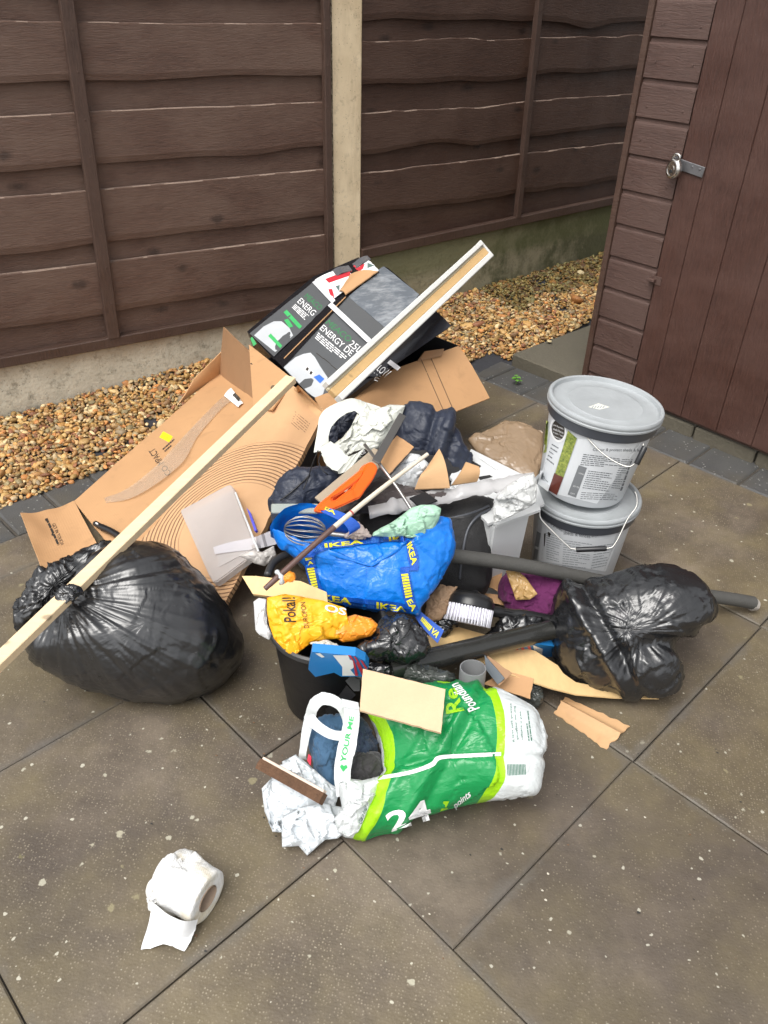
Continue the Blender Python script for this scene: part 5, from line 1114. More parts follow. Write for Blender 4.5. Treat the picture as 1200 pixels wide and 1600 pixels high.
# ---- middle of the heap
M_navy = cloth('navy nylon', (.018, .024, .044), .45, .05, 16, .010); M_dkc = cloth('dark clothes', (.014, .013, .014), .8, .2, 24); M_brc = cloth('brown grey cloth', (.055, .042, .040), .8, .2, 24)
M_wpoly = film('white polythene', (.60, .60, .60), .4, 22, .5, .004, .05)
M_cream = film('cream polythene', (.60, .61, .55), .36, 16, .5, .005, .05)
tag(lump('clothes_pile', [(440, 790), (500, 735), (590, 700), (680, 690), (735, 730), (775, 790), (775, 860), (715, 900), (600, 915), (500, 900), (445, 850)], .16, .15, M_dkc, .018, .09, 150, 36, seed=61), 'dark heap of clothes filling the middle of the rubbish pile', 'clothes')
tag(lump('navy_trousers', [(423, 800), (430, 770), (455, 740), (492, 728), (525, 735), (530, 750), (510, 775), (480, 800), (450, 818), (428, 822)], .30, .05, M_navy, .012, .07, 120, 30, seed=62, wrinkle=((1, .8, 0), 16, .006)), 'crumpled navy fabric at the left of the orange handle', 'clothes', 'navy clothes in the heap')
def jf(p, x, y): return .012 * math.exp(-((x - 690 + (y - 690) * .3) / 7) ** 2) - .014 * math.exp(-((x - 668 + (y - 690) * .3) / 6) ** 2) - .012 * math.exp(-((x - 706 + (y - 690) * .25) / 6) ** 2)
tag(lump('navy_jacket', [(632, 640), (642, 634), (668, 636), (695, 646), (710, 655), (722, 690), (737, 712), (735, 722), (729, 742), (708, 744), (697, 722), (688, 700), (678, 715), (662, 730), (645, 716), (625, 700), (615, 680), (622, 655)], .36, .055, M_navy, .009, .08, 150, 36, seed=63, fn=jf, oct2=.4, wrinkle=((.4, 1, 0), 15, .010), curve=2), 'navy padded jacket spilling over the right of the heap below the cardboard flap', 'jacket')
tag(lump('navy_hood', [(510, 655), (525, 642), (550, 638), (562, 648), (552, 672), (530, 690), (512, 688), (506, 670)], .375, .02, M_navy, .010, .04, 90, 24, seed=64), 'navy fabric showing through the hole of the white carrier bag', 'clothes', 'navy clothes in the heap')
# white carrier bag: soft ring round the navy fabric and a body with dark print
wb = empty('white_carrier_bag', W(565, 690, .28), 'creamy white carrier bag with dark print on top of the heap beside the jacket', 'carrier bag')
b = lump('bag_body', [(558, 646), (572, 629), (580, 640), (592, 638), (608, 632), (634, 633), (628, 650), (614, 668), (600, 690), (590, 702), (570, 712), (556, 726), (530, 740), (510, 730), (508, 712), (518, 696), (535, 684), (548, 668)], .395, .030, M_cream, .026, .075, 170, 44, seed=65, parent=wb, oct2=.3, curve=1, shell=True, wrinkle=((.5, 1, .3), 14, .006))
b2 = lump('bag_neck', [(494, 702), (497, 672), (503, 650), (513, 638), (526, 633), (548, 623), (566, 628), (574, 640), (560, 650), (548, 641), (530, 645), (516, 655), (510, 670), (508, 690), (518, 706), (520, 735), (511, 732), (505, 715)], .392, .02, M_cream, .007, .035, 150, 22, seed=66, parent=wb, cen=(506, 668), oct2=.5, squash=.7) if False else None
bm = BM()
class LV:
    """things draped on an imagined level at height z"""
    def __init__(s, z, sx=0, sy=0): s.pl = Plane(W(560, 680, z), Vector((sx, -.35 + sy, 1)))
    def hit(s, x, y, o=0): return s.pl.hit(x, y, o)
ribbon(bm, [((490, 708), (516, 700), .0), ((496, 672), (514, 678), .012), ((501, 648), (522, 662), .014), ((522, 631), (534, 650), .018), ((548, 621), (552, 644), .016), ((572, 628), (564, 652), .01), ((594, 638), (577, 660), .0)], LV(.415), th=.003, n=8)
for v in bm.verts: v.co += Vector((.2, -.4, 1)) * .010 * crum(v.co, .045, 5)
link('bag_handle', bm, M_cream, wb, 40)
bm = BM(); ribbon(bm, [((500, 700), (516, 690), .0), ((506, 722), (530, 700), .012), ((524, 738), (545, 712), .012), ((545, 736), (570, 700), .008)], LV(.425), th=.003, n=8)
for v in bm.verts: v.co += Vector((.2, -.4, 1)) * .012 * crum(v.co, .045, 7)
link('bag_fold', bm, M_cream, wb, 40)
swb = Surf(b); bm = BM(); decal_poly(bm, [(528, 724), (540, 714), (552, 706), (566, 702), (578, 702), (570, 712), (556, 720), (540, 727)], swb, .004); pr_ = link('dark_print', bm, M_ink, b)
bm = BM(); decal_text(bm, 'Slumber', ((532, 716), (548, 702), (544, 698), (528, 712)), swb, .004); link('lettering', bm, M_ink, b)
bm = BM(); decal_text(bm, 'SAS', ((553, 716), (572, 708), (570, 703), (551, 711)), swb, .006); link('lettering', bm, M_white, b)
# card strips, metal bars
scrap('cardboard_scrap', ((493, 780), (590, 718), (601, 734), (500, 792)), 'long narrow strip of grey brown card under the orange handle', 'cardboard scrap', plain('grey card', (.33, .27, .20), .7, .1), .004) if False else None
def zscrap(name, q, label, cat, m, th=.004, n=(12, 8), fn=None, jag=0, seed=1, group=None): return scrap(name, q, label, cat, m, th, n, fn, jag, seed, group)
M_gc = plain('grey brown card', (.36, .29, .21), .7, .12, 12, .3, 90)
zscrap('cardboard_scrap', ((492, 777, .43), (584, 700, .46), (612, 712, .45), (520, 800, .42)), 'long grey brown card strip lying under the orange handle', 'cardboard scrap', M_gc, group='loose cardboard scraps')
zscrap('cardboard_scrap', ((589, 718, .47), (620, 680, .475), (647, 698, .46), (606, 743, .455)), 'square of corrugated cardboard beside the dark metal bar on the heap', 'cardboard scrap', M_card, group='loose cardboard scraps', jag=.002)
zscrap('cardboard_scrap', ((648, 764, .40), (662, 738, .42), (686, 702, .46), (703, 762, .40)), 'pale curved card wedge standing up below the navy jacket', 'cardboard scrap', M_card2, .004, (12, 12), lambda u, v: .02 * math.sin(u * 3), group='loose cardboard scraps')
zscrap('cardboard_scrap', ((706, 758, .37), (728, 722, .40), (748, 729, .39), (746, 752, .36)), 'pale card end standing just right of the curved card wedge', 'cardboard scrap', M_card2, .006, (10, 8), lambda u, v: .01 * math.sin(u * 3), group='loose cardboard scraps')
M_paper = film('crumpled white paper', (.56, .58, .59), .6, 24, .7, .006, .04)
tag(lump('crumpled_paper', [(618, 735), (640, 708), (655, 710), (672, 726), (664, 742), (650, 764), (630, 770), (612, 760), (606, 748)], .40, .02, M_paper, .018, .05, 90, 24, seed=71, curve=1, oct2=.3, shell=True), 'crumpled white paper between the square of card and the wooden dowel', 'paper')
M_bar2 = plain('dark grey metal', (.13, .125, .12), .42, .1, 20, .1, 60, .4)
tag(lump('brown_cloth', [(545, 770), (570, 752), (610, 748), (640, 765), (636, 786), (600, 796), (560, 800), (520, 812), (505, 808)], .34, .04, M_brc, .012, .05, 90, 24, seed=72), 'grey brown cloth right of the orange handle under the dowel', 'clothes')
bm = BM(); a, b_ = W(587, 722, .505), W(629, 648, .50); d = (b_ - a).normalized(); sdv = d.cross((CAM - a).normalized()).normalized(); box(bm, (a + b_) / 2, (b_ - a).length, .020, .004, d, sdv, d.cross(sdv), .001); tag(link('metal_bar', bm, M_bar2), 'short flat dark metal bar across the white carrier bag', 'metal bar')
M_rod = plain('galvanised rod', (.33, .32, .31), .32, .1, 30, .1, 60, .85)
bm = BM(); tube(bm, catmull([W(570, 695, .49), W(587, 717, .495), W(603, 738, .485), W(622, 764, .46), W(644, 798, .43)], 5), .0042, 10); tag(link('metal_rod', bm, M_rod, smooth=50), 'thin bent galvanised rod running down from the white carrier bag to the mint green bag', 'metal rod')
bm = BM()
tube(bm, catmull([W(497, 704, .40), W(489, 722, .39), W(482, 745, .38), W(474, 765, .36)], 5), .0016, 8); tag(link('loose_cord', bm, M_bk, smooth=True), 'black cord hanging from the white carrier bag over the ringed cardboard edge', 'cord')  # loose lengths of black cord
bm = BM(); tube(bm, catmull([W(502, 708, .41), W(498, 722, .40), W(505, 735, .39), W(512, 742, .38)], 5), .0016, 8); tag(link('loose_cord', bm, M_bk, smooth=True), 'short looped black cord under the left edge of the white carrier bag', 'cord')
bm = BM(); tube(bm, catmull([W(438, 782, .32), W(455, 769, .34), W(474, 752, .36), W(484, 742, .37)], 5), .0022, 8); tag(link('loose_cord', bm, M_bk, smooth=True), 'black cord along the edge of the navy fabric beside the ringed cardboard', 'cord')
# orange saw handle
M_or = plain('orange plastic', (.90, .135, .008), .36, .08, 8, .15, 25)
sh = empty('hand_saw', W(545, 775, .40), 'bright orange plastic saw handle with a loop grip on the heap', 'saw handle')
def orr(P, R, nm):
    bm = BM(); tube(bm, catmull([W(*p) for p in P], 6), [R[min(len(R) - 1, int(i / 6))] for i in range((len(P) - 1) * 6 + 1)], 16); return link(nm, bm, M_or, sh, True)
def flatp(P, nm, th=.022):
    q = catmull([(x, y, 0) for x, y in P], 4, True); pl_ = Plane.of(W(505, 790, .46), W(570, 730, .50), W(560, 765, .465)); bm = BM(); prism(bm, [pl_.hit(p.x, p.y) for p in q], th, pl_.n)
    es = [e for e in bm.edges if len(e.link_faces) == 2 and e.calc_face_angle(0) > .9]; bmesh.ops.bevel(bm, geom=es, offset=.0045, segments=2, affect='EDGES'); return link(nm, bm, M_or, sh, 50)
flatp([(496, 798), (500, 788), (520, 771), (540, 754), (556, 741), (568, 733), (566, 746), (548, 761), (530, 773), (519, 779), (525, 781), (541, 769), (553, 763), (560, 777), (548, 785), (530, 793), (512, 800)], 'loop_grip')
flatp([(548, 770), (554, 756), (565, 738), (573, 725), (583, 722), (591, 732), (584, 749), (573, 764), (563, 778), (553, 780)], 'blade_mount', .030)
# bamboo-like dowel
dw = empty('wooden_dowel', W(412, 920, .36), 'thin wooden dowel with a brown stained end lying across the blue shopping bag', 'dowel')
e0, e1 = W(414, 920, .40), W(668, 710, .545); P_ = [e0.lerp(e1, i / 20) + Vector((0, 0, .012 * math.sin(i / 20 * 3.1))) for i in range(21)]
t = NT('dowel wood'); sx = t.sep(t.obj)[1]; c = t.mix(t.noise(60, 4, .6, t.vec((1, .3, 1))), (.50, .42, .32), (.72, .65, .54)); M_dow = t.fin(c, .6, t.bump(t.noise(80, 4), .3, .001))
bm = BM(); tube(bm, P_[8:], [.0062 - i * .00012 for i in range(13)], 12); link('pale_shaft', bm, M_dow, dw, 60)
bm = BM(); tube(bm, P_[:9], [.0055, .0066] + [.0066] * 7, 12); link('stained_end', bm, plain('brown stain', (.11, .06, .05), .4, .35, 30, .2, 80), dw, 60)
bm = BM(); tube(bm, [P_[10], P_[10].lerp(P_[11], .15)], .0066, 12); link('red_mark', bm, plain('red paint', (.35, .04, .04), .5), dw)
bm = BM(); tube(bm, catmull([W(432, 893, .435), W(438, 899, .44), W(441, 908, .43), W(438, 912, .41)], 4), [.004, .006, .004, .003] * 3 + [.003], 8); link('tape_tag', bm, M_paper, dw, True)
# soft black case
M_case = plain('black case fabric', (.017, .0165, .017), .62, .2, 10, .6, 260)
cs = empty('black_case', W(680, 860, .0), 'soft black fabric case standing between the blue shopping bag and the white bin', 'case')
lump('case_body', [(562, 812), (570, 797), (590, 790), (640, 786), (700, 780), (745, 774), (768, 782), (770, 800), (768, 850), (764, 915), (745, 935), (700, 945), (640, 930), (570, 880)], .20, .13, M_case, .004, .12, 140, 36, seed=74, parent=cs, squash=.55)
bm = BM(); scs = Surf(bpy.data.objects['case_body']); tube(bm, catmull([scs.hit(*p, .001) for p in ((640, 822), (690, 812), (735, 802), (764, 790))], 6), .003, 8); link('piping', bm, M_ring, cs, True)
bm = BM(); tube(bm, catmull([scs.hit(*p, .002) for p in ((766, 795), (745, 808), (730, 830), (722, 870), (718, 905))], 6), .0035, 8); link('piping', bm, M_ring, cs, True)
bm = BM(); ribbon(bm, [((640, 822), (642, 827)), ((690, 812), (692, 817)), ((738, 801), (742, 806))], scs, .002, .002); link('zip', bm, M_bk, cs)
# grey slat, long plastic sheath, crinkled clump
bm = BM(); a, b_ = W(424, 795, .40), W(498, 795, .42); d = (b_ - a).normalized(); sdv = d.cross((CAM - a).normalized()).normalized(); box(bm, (a + b_) / 2, (b_ - a).length, .024, .010, d, sdv, d.cross(sdv), .003)
tag(link('blind_offcut', bm, plain('grey green slat', (.30, .33, .30), .35, .1)), 'short grey green blind slat poking out left of the blue bag handle', 'slat')
M_sh = see('milky sheath', (.52, .51, .51), .62, .18, 34, .8)
bm = BM(); ribbon(bm, [((575, 790), (578, 808), 0), ((620, 778), (624, 798), .006), ((680, 766), (684, 788), .0), ((740, 754), (744, 776), .006), ((790, 744), (796, 768), .004), ((834, 738), (838, 764), 0)], LV(.455, .05), th=.006, n=10)
for v in bm.verts: v.co += Vector((0, 0, 1)) * .012 * crum(v.co, .06, 9)
tag(link('plastic_sheath', bm, M_sh, smooth=True), 'long milky plastic sheath stretched over the black case towards the tubs', 'plastic sleeve')
tag(lump('plastic_clump', [(774, 778), (790, 760), (815, 745), (834, 740), (839, 752), (838, 785), (828, 792), (800, 806), (772, 818), (770, 798)], .40, .03, see('crinkled clear film', (.66, .67, .66), .74, .14, 16, .7), .022, .055, 130, 32, seed=76, curve=1, oct2=.35, shell=True), 'crinkled clear film clump on the rim of the white bin', 'plastic film')
# white bin with a wide rim
wbn = empty('white_bin', W(800, 870, 0), 'white plastic bin with a flat rim standing left of the lower paint tub', 'bin')
rz = .315; rimq = [(729, 698), (838, 752), (853, 793), (797, 813), (768, 824), (700, 750)]
rp_ = [W(x, y, rz) for x, y in rimq]; bm = BM(); prism(bm, rp_, .008, (0, 0, 1)); r_ = bmesh.ops.bevel(bm, geom=[e for e in bm.edges if abs((e.verts[0].co - e.verts[1].co).normalized().z) > .9], offset=.018, segments=4, affect='EDGES'); link('rim', bm, M_whitep, wbn, 40)
bm = BM(); top_ = [W(770, 823, rz - .008), W(831, 800, rz - .008)]; b0_ = [Vector((.322, 1.93, .0)), None]
t0, t1_ = top_; bk2 = Vector((-(t1_ - t0).y, (t1_ - t0).x, 0)).normalized(); A_ = [t0, t1_, t1_ + bk2 * .22, t0 + bk2 * .22]; cc_ = sum(A_, Vector()) / 4; B_ = [Vector((cc_.x + (p.x - cc_.x) * .86, cc_.y + (p.y - cc_.y) * .86, .002)) for p in A_]
va = [bm.verts.new(p) for p in A_]; vb = [bm.verts.new(p) for p in B_]
for i in range(4): bm.faces.new((va[i], va[(i + 1) % 4], vb[(i + 1) % 4], vb[i]))
bm.faces.new(vb); bm.faces.new(va[::-1]); bmesh.ops.recalc_face_normals(bm, faces=bm.faces); bmesh.ops.bevel(bm, geom=list(bm.edges), offset=.008, segments=2, affect='EDGES'); link('bin_body', bm, M_whitep, wbn, 40)
class LZ:
    def __init__(s, z): s.z = z
    def hit(s, x, y, o=0): return at(x, y, s.z + o)
bm = BM(); decal_poly(bm, [(735, 718), (752, 728), (748, 732), (733, 722)], LZ(rz), .001); decal_poly(bm, [(747, 745), (765, 742), (770, 745), (750, 750)], LZ(rz), .001); decal_poly(bm, [(762, 776), (772, 780), (770, 786), (760, 780)], LZ(rz), .001); link('slots', bm, plain('dark slot', (.02, .02, .02), .6), wbn)
bm = BM(); decal_poly(bm, [(748, 715), (752, 714), (778, 730), (776, 734)], LZ(rz), .003); link('label', bm, M_white, wbn)
bp = lump('brown_paper', [(731, 690), (740, 682), (746, 686), (762, 675), (775, 669), (788, 660), (812, 661), (848, 680), (848, 720), (838, 752), (815, 748), (795, 738), (765, 722), (745, 708)], .10, .03, film('packing film over brown card', (.27, .19, .12), .24, 14, .8, .005, .2), .012, .10, 130, 34, seed=78, lay=.75, squash=.5, curve=1, shell=True, oct2=.25)
tag(bp, 'brown card wrapped in clear film lying on the paving behind the white bin', 'packaging')

# ---- blue woven shopping bag
t = NT('woven blue polypropylene'); cb_ = t.mix(t.noise(5, 4), (.003, .12, .52), (.005, .21, .72)); wv = t.n('VectorMath', {0: t.obj, 1: t.n('VectorMath', {0: t.n('TexNoise', {'Vector': t.obj, 'Scale': 8.0}).outputs['Color'], 'Scale': .08}, operation='SCALE').outputs[0]}, operation='ADD').outputs[0]
hh = t.math('ADD', t.math('MULTIPLY', t.vor(14, 'F1', wv), 1.4), t.math('ADD', t.math('MULTIPLY', t.vor(30, 'F1', wv), .5), t.noise(22, 4, .6))); M_blue = t.fin(cb_, .30, t.bump(hh, .55, .010))
M_bstrap = plain('blue webbing', (.003, .075, .42), .5, .1, 10, .3, 400); M_byel = plain('yellow print', (.72, .66, .02), .5, .03); M_blu2 = plain('dark blue print', (.002, .03, .22), .5, .03)
ib = empty('blue_shopping_bag', W(575, 935, .18), 'large shiny blue woven shopping bag with yellow lettering on its straps', 'shopping bag')
def c3(x, y): return (410 + x / 3.871, 770 + y / 3.871)
fo = [c3(*p) for p in ((50, 205), (90, 280), (170, 297), (330, 298), (480, 278), (640, 270), (880, 270), (1000, 240), (1060, 165), (1110, 155), (1140, 185), (1142, 340), (1110, 470), (1050, 580), (955, 680), (935, 730), (870, 718), (650, 700), (450, 678), (370, 650), (335, 590), (260, 450), (180, 390), (100, 310))]
bb2 = lump('bag_body', fo, .31, .07, M_blue, .011, .12, 240, 50, seed=81, parent=ib, cen=(580, 885), oct2=.3, curve=8, wrinkle=((.5, .2, 1), 12, .004), squash=.6, back=.6)
sb = Surf(bb2)
def loft(bm, rows, th=0):
    g = [[bm.verts.new(p) for p in r] for r in rows]
    for a, b in zip(g, g[1:]):
        for i in range(len(a) - 1): bm.faces.new((a[i], a[i + 1], b[i + 1], b[i]))
bm = BM(); top = catmull([W(*c3(x, y), z) for x, y, z in ((45, 205, .405), (75, 150, .43), (130, 100, .435), (210, 72, .435), (290, 68, .435), (380, 95, .43), (470, 135, .43), (560, 180, .42), (600, 215, .41), (650, 262, .40))], 5)
bot = catmull([W(*c3(x, y), z) for x, y, z in ((50, 215, .36), (100, 285, .33), (160, 300, .30), (220, 305, .28), (290, 305, .27), (360, 305, .27), (430, 295, .28), (500, 285, .29), (560, 285, .30), (640, 280, .33))], 5)
loft(bm, [[a.lerp(b_, k / 8) + Vector((0, 0, -.03 * math.sin(k / 8 * 3.1))) + Vector((0, 0, 1)) * .006 * crum(a.lerp(b_, k / 8), .06, 3) for a, b_ in zip(top, bot)] for k in range(9)]); link('bag_lining', bm, M_blue, ib, True)
def strap(pairs, nm='strap', tgt=None, off=.005, th=.003):
    bm = BM(); ribbon(bm, [tuple(c3(*q) for q in p) + ((o,) if (o := off) else ()) for p in pairs], tgt or sb, off, th, 8); return link(nm, bm, M_bstrap, ib)
s1 = strap([((300, 395), (255, 385)), ((335, 365), (300, 330)), ((400, 340), (370, 300)), ((500, 328), (480, 284)), ((640, 308), (630, 268)), ((760, 296), (750, 256)), ((860, 296), (850, 258))])
s2 = strap([((255, 385), (310, 380)), ((262, 470), (325, 455)), ((290, 560), (345, 540)), ((330, 620), (365, 590))])
s3 = strap([((350, 600), (340, 640)), ((420, 620), (400, 662)), ((540, 635), (530, 685)), ((680, 650), (670, 705)), ((800, 662), (790, 718)), ((900, 680), (880, 728))])
s4 = strap([((855, 262), (870, 310)), ((900, 300), (875, 350)), ((935, 350), (880, 400)), ((945, 430), (890, 440)), ((940, 470), (885, 470))])
s5 = strap([((835, 450), (885, 445)), ((835, 520), (895, 515)), ((845, 600), (910, 590)), ((865, 670), (925, 650)), ((885, 725), (945, 705))])
# tail of webbing lying free below
bm = BM(); ribbon(bm, [(c3(915, 735), c3(955, 715), 0), (c3(950, 790), c3(990, 745), -.004), (c3(1000, 850), c3(1040, 785), .0), (c3(1060, 910), c3(1098, 832), 0)], LZ(.235) if False else Plane(W(672, 985, .205), Vector((-.1, -.5, 1))), th=.003, n=8); s6 = link('strap_tail', bm, M_bstrap, ib)
bm = BM(); ribbon(bm, [(c3(335, 80), c3(345, 110), .012), (c3(430, 100), c3(420, 145), .016), (c3(520, 135), c3(490, 185), .014), (c3(585, 185), c3(525, 240), .008), (c3(590, 215), c3(500, 270), 0)], Plane(W(510, 800, .44), Vector((0, -.4, 1))), th=.003, n=8); s7 = link('strap', bm, M_bstrap, ib)
def yel(st, items, off=.0018):
    ss = Surf(st)
    for kind, q in items:
        bm = BM(); q = [c3(*p) for p in q]
        if kind == '=':
            for k in range(9):
                a, b_ = k / 9 + .015, (k + 1) / 9 - .015; A, B, C, D = [Vector(p) for p in q]; decal_quad(bm, [A.lerp(D, a), B.lerp(C, a), B.lerp(C, b_), A.lerp(D, b_)], ss, off, (1, 1))
        else: decal_text(bm, kind, q, ss, off, .03, 0, 1)
        link('yellow_print', bm, M_byel, st)
yel(s1, [('IKEA', ((378, 333), (612, 306), (608, 284), (374, 306))), ('IK', ((766, 292), (850, 288), (848, 262), (764, 264)))])
yel(s2, [('E', ((262, 412), (300, 400), (298, 388), (256, 396))), ('A', ((275, 440), (308, 430), (306, 408), (268, 420))), ('=', ((268, 455), (312, 450), (340, 590), (308, 600)))])
yel(s3, [('KEA', ((362, 650), (538, 678), (540, 640), (352, 612))), ('IKEA', ((690, 700), (870, 722), (872, 692), (690, 660)))])
yel(s4, [('IKEA', ((872, 315), (905, 440), (940, 425), (900, 290)))])
yel(s5, [('=', ((838, 490), (880, 486), (908, 630), (866, 640))), ('EA', ((870, 655), (905, 722), (938, 700), (900, 640)))])
yel(s6, [('=', ((955, 770), (968, 748), (1030, 812), (1010, 838))), ('VA', ((1015, 842), (1050, 880), (1080, 850), (1035, 815)))])
yel(s7, [('EA', ((368, 95), (440, 135), (445, 112), (385, 84)))])
def ticks(st, q, n):
    ss = Surf(st); bm = BM(); A, B, C, D = [Vector(c3(*p)) for p in q]
    for k in range(n): a = k / n; b_ = a + .35 / n; decal_quad(bm, [A.lerp(B, a), A.lerp(B, b_), D.lerp(C, b_), D.lerp(C, a)], ss, .0018, (1, 1))
    link('pale_ticks', bm, plain('pale blue print', (.05, .20, .55), .5, .03), st)
ticks(s1, ((630, 305), (755, 295), (755, 268), (630, 277)), 14); ticks(s3, ((550, 682), (678, 698), (680, 662), (552, 648)), 14); ticks(s1, ((320, 360), (372, 335), (362, 310), (310, 345)), 6)
# whisk
wk = empty('wire_whisk', W(470, 840, .33), 'wire balloon whisk lying in the mouth of the blue shopping bag', 'whisk')
c0 = W(*c3(120, 215), .41); c1 = W(*c3(430, 250), .40); ax = (c1 - c0).normalized(); s_1 = ax.cross(Vector((0, 0, 1))).normalized(); s_2 = ax.cross(s_1)
for k in range(8):
    an = math.pi * k / 8 + .2; u_ = s_1 * math.cos(an) + s_2 * math.sin(an); L = .10; bm = BM(); P_ = []
    for i in range(25):
        tt_ = i / 24 * 2 * math.pi; P_.append(c0.lerp(c1, .45) + ax * (.042 * math.cos(tt_)) * 1.15 + u_ * (.034 * math.sin(tt_)) + Vector((random.uniform(-1, 1), random.uniform(-1, 1), random.uniform(-1, 1))) * .0008)
    tube(bm, P_, .0013, 6); link('wire', bm, M_rod, wk, True)
bm = BM(); tube(bm, [c0.lerp(c1, .45) + ax * .046, c0.lerp(c1, .45) + ax * .10], .006, 10); link('whisk_handle', bm, M_rod, wk, 50)
tag(lump('mint_bag', [c3(*p) for p in ((662, 262), (670, 240), (720, 210), (780, 180), (850, 130), (900, 90), (960, 72), (1040, 72), (1082, 95), (1070, 160), (1040, 215), (1000, 245), (940, 268), (880, 275), (860, 262), (760, 268))], .425, .022, film('mint tissue', (.33, .53, .40), .45, 18, .7, .005, .06), .016, .06, 130, 34, seed=84, curve=1, oct2=.3, shell=True), 'pale mint green crumpled bag poking out of the blue shopping bag', 'plastic bag')
tag(lump('pink_paper', [c3(*p) for p in ((500, 272), (530, 235), (585, 190), (620, 205), (660, 265), (600, 275))], .41, .015, plain('dirty pale paper', (.40, .33, .30), .8, .1), .007, .03, 60, 16, seed=85), 'grubby pale paper corner between the whisk and the mint green bag', 'paper')
bm = BM(); P_ = catmull([W(*c3(x, y), .30) for x, y in ((30, 500), (60, 430), (110, 390), (160, 370))], 6); tube(bm, P_, .009, 10); tag(link('bucket_offcut', bm, plain('worn black rim', (.035, .035, .036), .4), smooth=True), 'curved grey plastic edge showing left of the blue shopping bag under the dowel', 'plastic edge')

# ---- green carrier bag lying on its side
gb = empty('green_carrier_bag', W(700, 1240, 0), 'torn green and white carrier bag lying on its side in front of the heap', 'carrier bag')
def g5(x, y): return (380 + x / 2.4, 1040 + y / 2.4)
go = [(574, 1108), (600, 1090), (632, 1075), (667, 1065), (701, 1065), (755, 1071), (797, 1086), (834, 1107), (844, 1132), (849, 1161), (847, 1205), (840, 1240), (805, 1246), (747, 1252), (688, 1269), (640, 1290), (613, 1299), (575, 1307), (545, 1307), (535, 1296), (548, 1270), (560, 1240), (580, 1222), (594, 1212), (597, 1185), (590, 1148)]
t = NT('printed carrier bag'); s = t.sep(t.uv); X = t.math('MULTIPLY', s[0], 1200.0); Y = t.math('SUBTRACT', 1600.0, t.math('MULTIPLY', s[1], 1600.0))
yn = t.math('DIVIDE', t.math('SUBTRACT', Y, 1050.0), 270.0)
def cv(pts): return t.math('ADD', t.math('MULTIPLY', t.curve(yn, [((y - 1050) / 270, (x - 520) / 360) for x, y in pts]), 360.0), 520.0)
L1 = cv([(568, 1050), (574, 1115), (590, 1140), (599, 1168), (600, 1200), (588, 1240), (574, 1273), (552, 1310)]); L2 = cv([(590, 1050), (605, 1122), (619, 1160), (618, 1206), (611, 1240), (597, 1273), (575, 1303), (570, 1318)])
L3 = cv([(745, 1050), (753, 1071), (767, 1106), (772, 1144), (770, 1181), (768, 1206), (745, 1250), (720, 1300)]); L4 = cv([(762, 1060), (776, 1090), (783, 1115), (784, 1150), (783, 1186), (784, 1215), (772, 1238), (740, 1262)])
gt = lambda a, b: t.math('GREATER_THAN', a, b)
gm_ = t.mix(t.noise(6, 4), (.003, .20, .050), (.008, .27, .075)); lime = (.30, .60, .008); wh = t.mix(t.noise(9, 4), (.58, .62, .62), (.70, .73, .73))
c = t.mix(gt(X, L1), wh, lime); c = t.mix(gt(X, L2), c, gm_); c = t.mix(gt(X, L3), c, lime); c = t.mix(gt(X, L4), c, wh)
dv_ = t.vec((1, 3.2, 1), (0, 0, rad(-38))); hh = t.math('ADD', t.math('MULTIPLY', t.noise(9, 4, .6, dv_, .6), 1.8), t.math('ADD', t.math('MULTIPLY', t.vor(40, 'F1', dv_), .25), t.math('MULTIPLY', t.noise(40, 4, .6), .4)))
M_gbag = t.fin(c, .30, t.bump(hh, .5, .006))
def gfold(p, x, y): return .008 * math.exp(-((x - 690 - (1170 - y) * .55) / 9) ** 2) + .006 * math.exp(-((x - 665 - (1150 - y) * .6) / 8) ** 2) - .008 * math.exp(-((x - 712 - (1170 - y) * .5) / 10) ** 2) - .005 * math.exp(-((y - 1182 - (x < 690) * (690 - x) * .22) / 5) ** 2)
gbody = lump('bag_body', go, .105, .115, M_gbag, .008, .13, 260, 70, seed=91, parent=gb, cen=(705, 1175), oct2=.4, fn=gfold, squash=.62, curve=6)
sg = Surf(gbody)
bm = BM(); ribbon(bm, [((556, 1222), (556, 1227)), ((590, 1213), (590, 1219)), ((640, 1204), (640, 1210)), ((672, 1192), (676, 1198)), ((685, 1181), (688, 1187)), ((720, 1178), (722, 1184)), ((783, 1175), (783, 1181))], sg, .002, .001, 10); link('side_seam', bm, M_white, gbody)
bm = BM()
decal_text(bm, 'Poundlan', ((750, 1106), (716, 1066), (700, 1071), (733, 1113)), sg, .002, .02, 0, 2)
link('white_lettering', bm, M_white, gbody); bm = BM()
decal_text(bm, '24', ((612, 1300), (676, 1280), (668, 1248), (600, 1272)), sg, .002, .03, 0, 2); link('white_lettering', bm, M_white, gbody); bm = BM(); decal_text(bm, 'points', ((713, 1266), (737, 1248), (733, 1234), (708, 1256)), sg, .002, .02, 0, 2)
link('white_lettering', bm, M_white, gbody)
bm = BM(); decal_text(bm, 'Re', ((726, 1110), (712, 1074), (694, 1078), (697, 1116)), sg, .002, .02, 0, 2); decal_poly(bm, [(682, 1064), (705, 1066), (715, 1075), (697, 1076)], sg, .002); decal_poly(bm, [(688, 1268), (693, 1252), (702, 1252), (698, 1260), (700, 1264)], sg, .003); link('lime_lettering', bm, plain('lime print', (.30, .60, .008), .4, .03), gbody)
bm = BM()
for tx, q in (('If this bag breaks', ((800, 1160), (796, 1100), (800, 1098), (804, 1159))), ('damaged, we will', ((807, 1157), (802, 1104), (806, 1103), (811, 1156))), ('replace it free', ((814, 1156), (811, 1112), (815, 1111), (818, 1155)))): decal_text(bm, tx, q, sg, .0025, 0, 0, 1)
fine_print(bm, ((826, 1158), (820, 1112), (828, 1110), (834, 1157)), 2, sg, .0025, 0, 3, .35, 9)
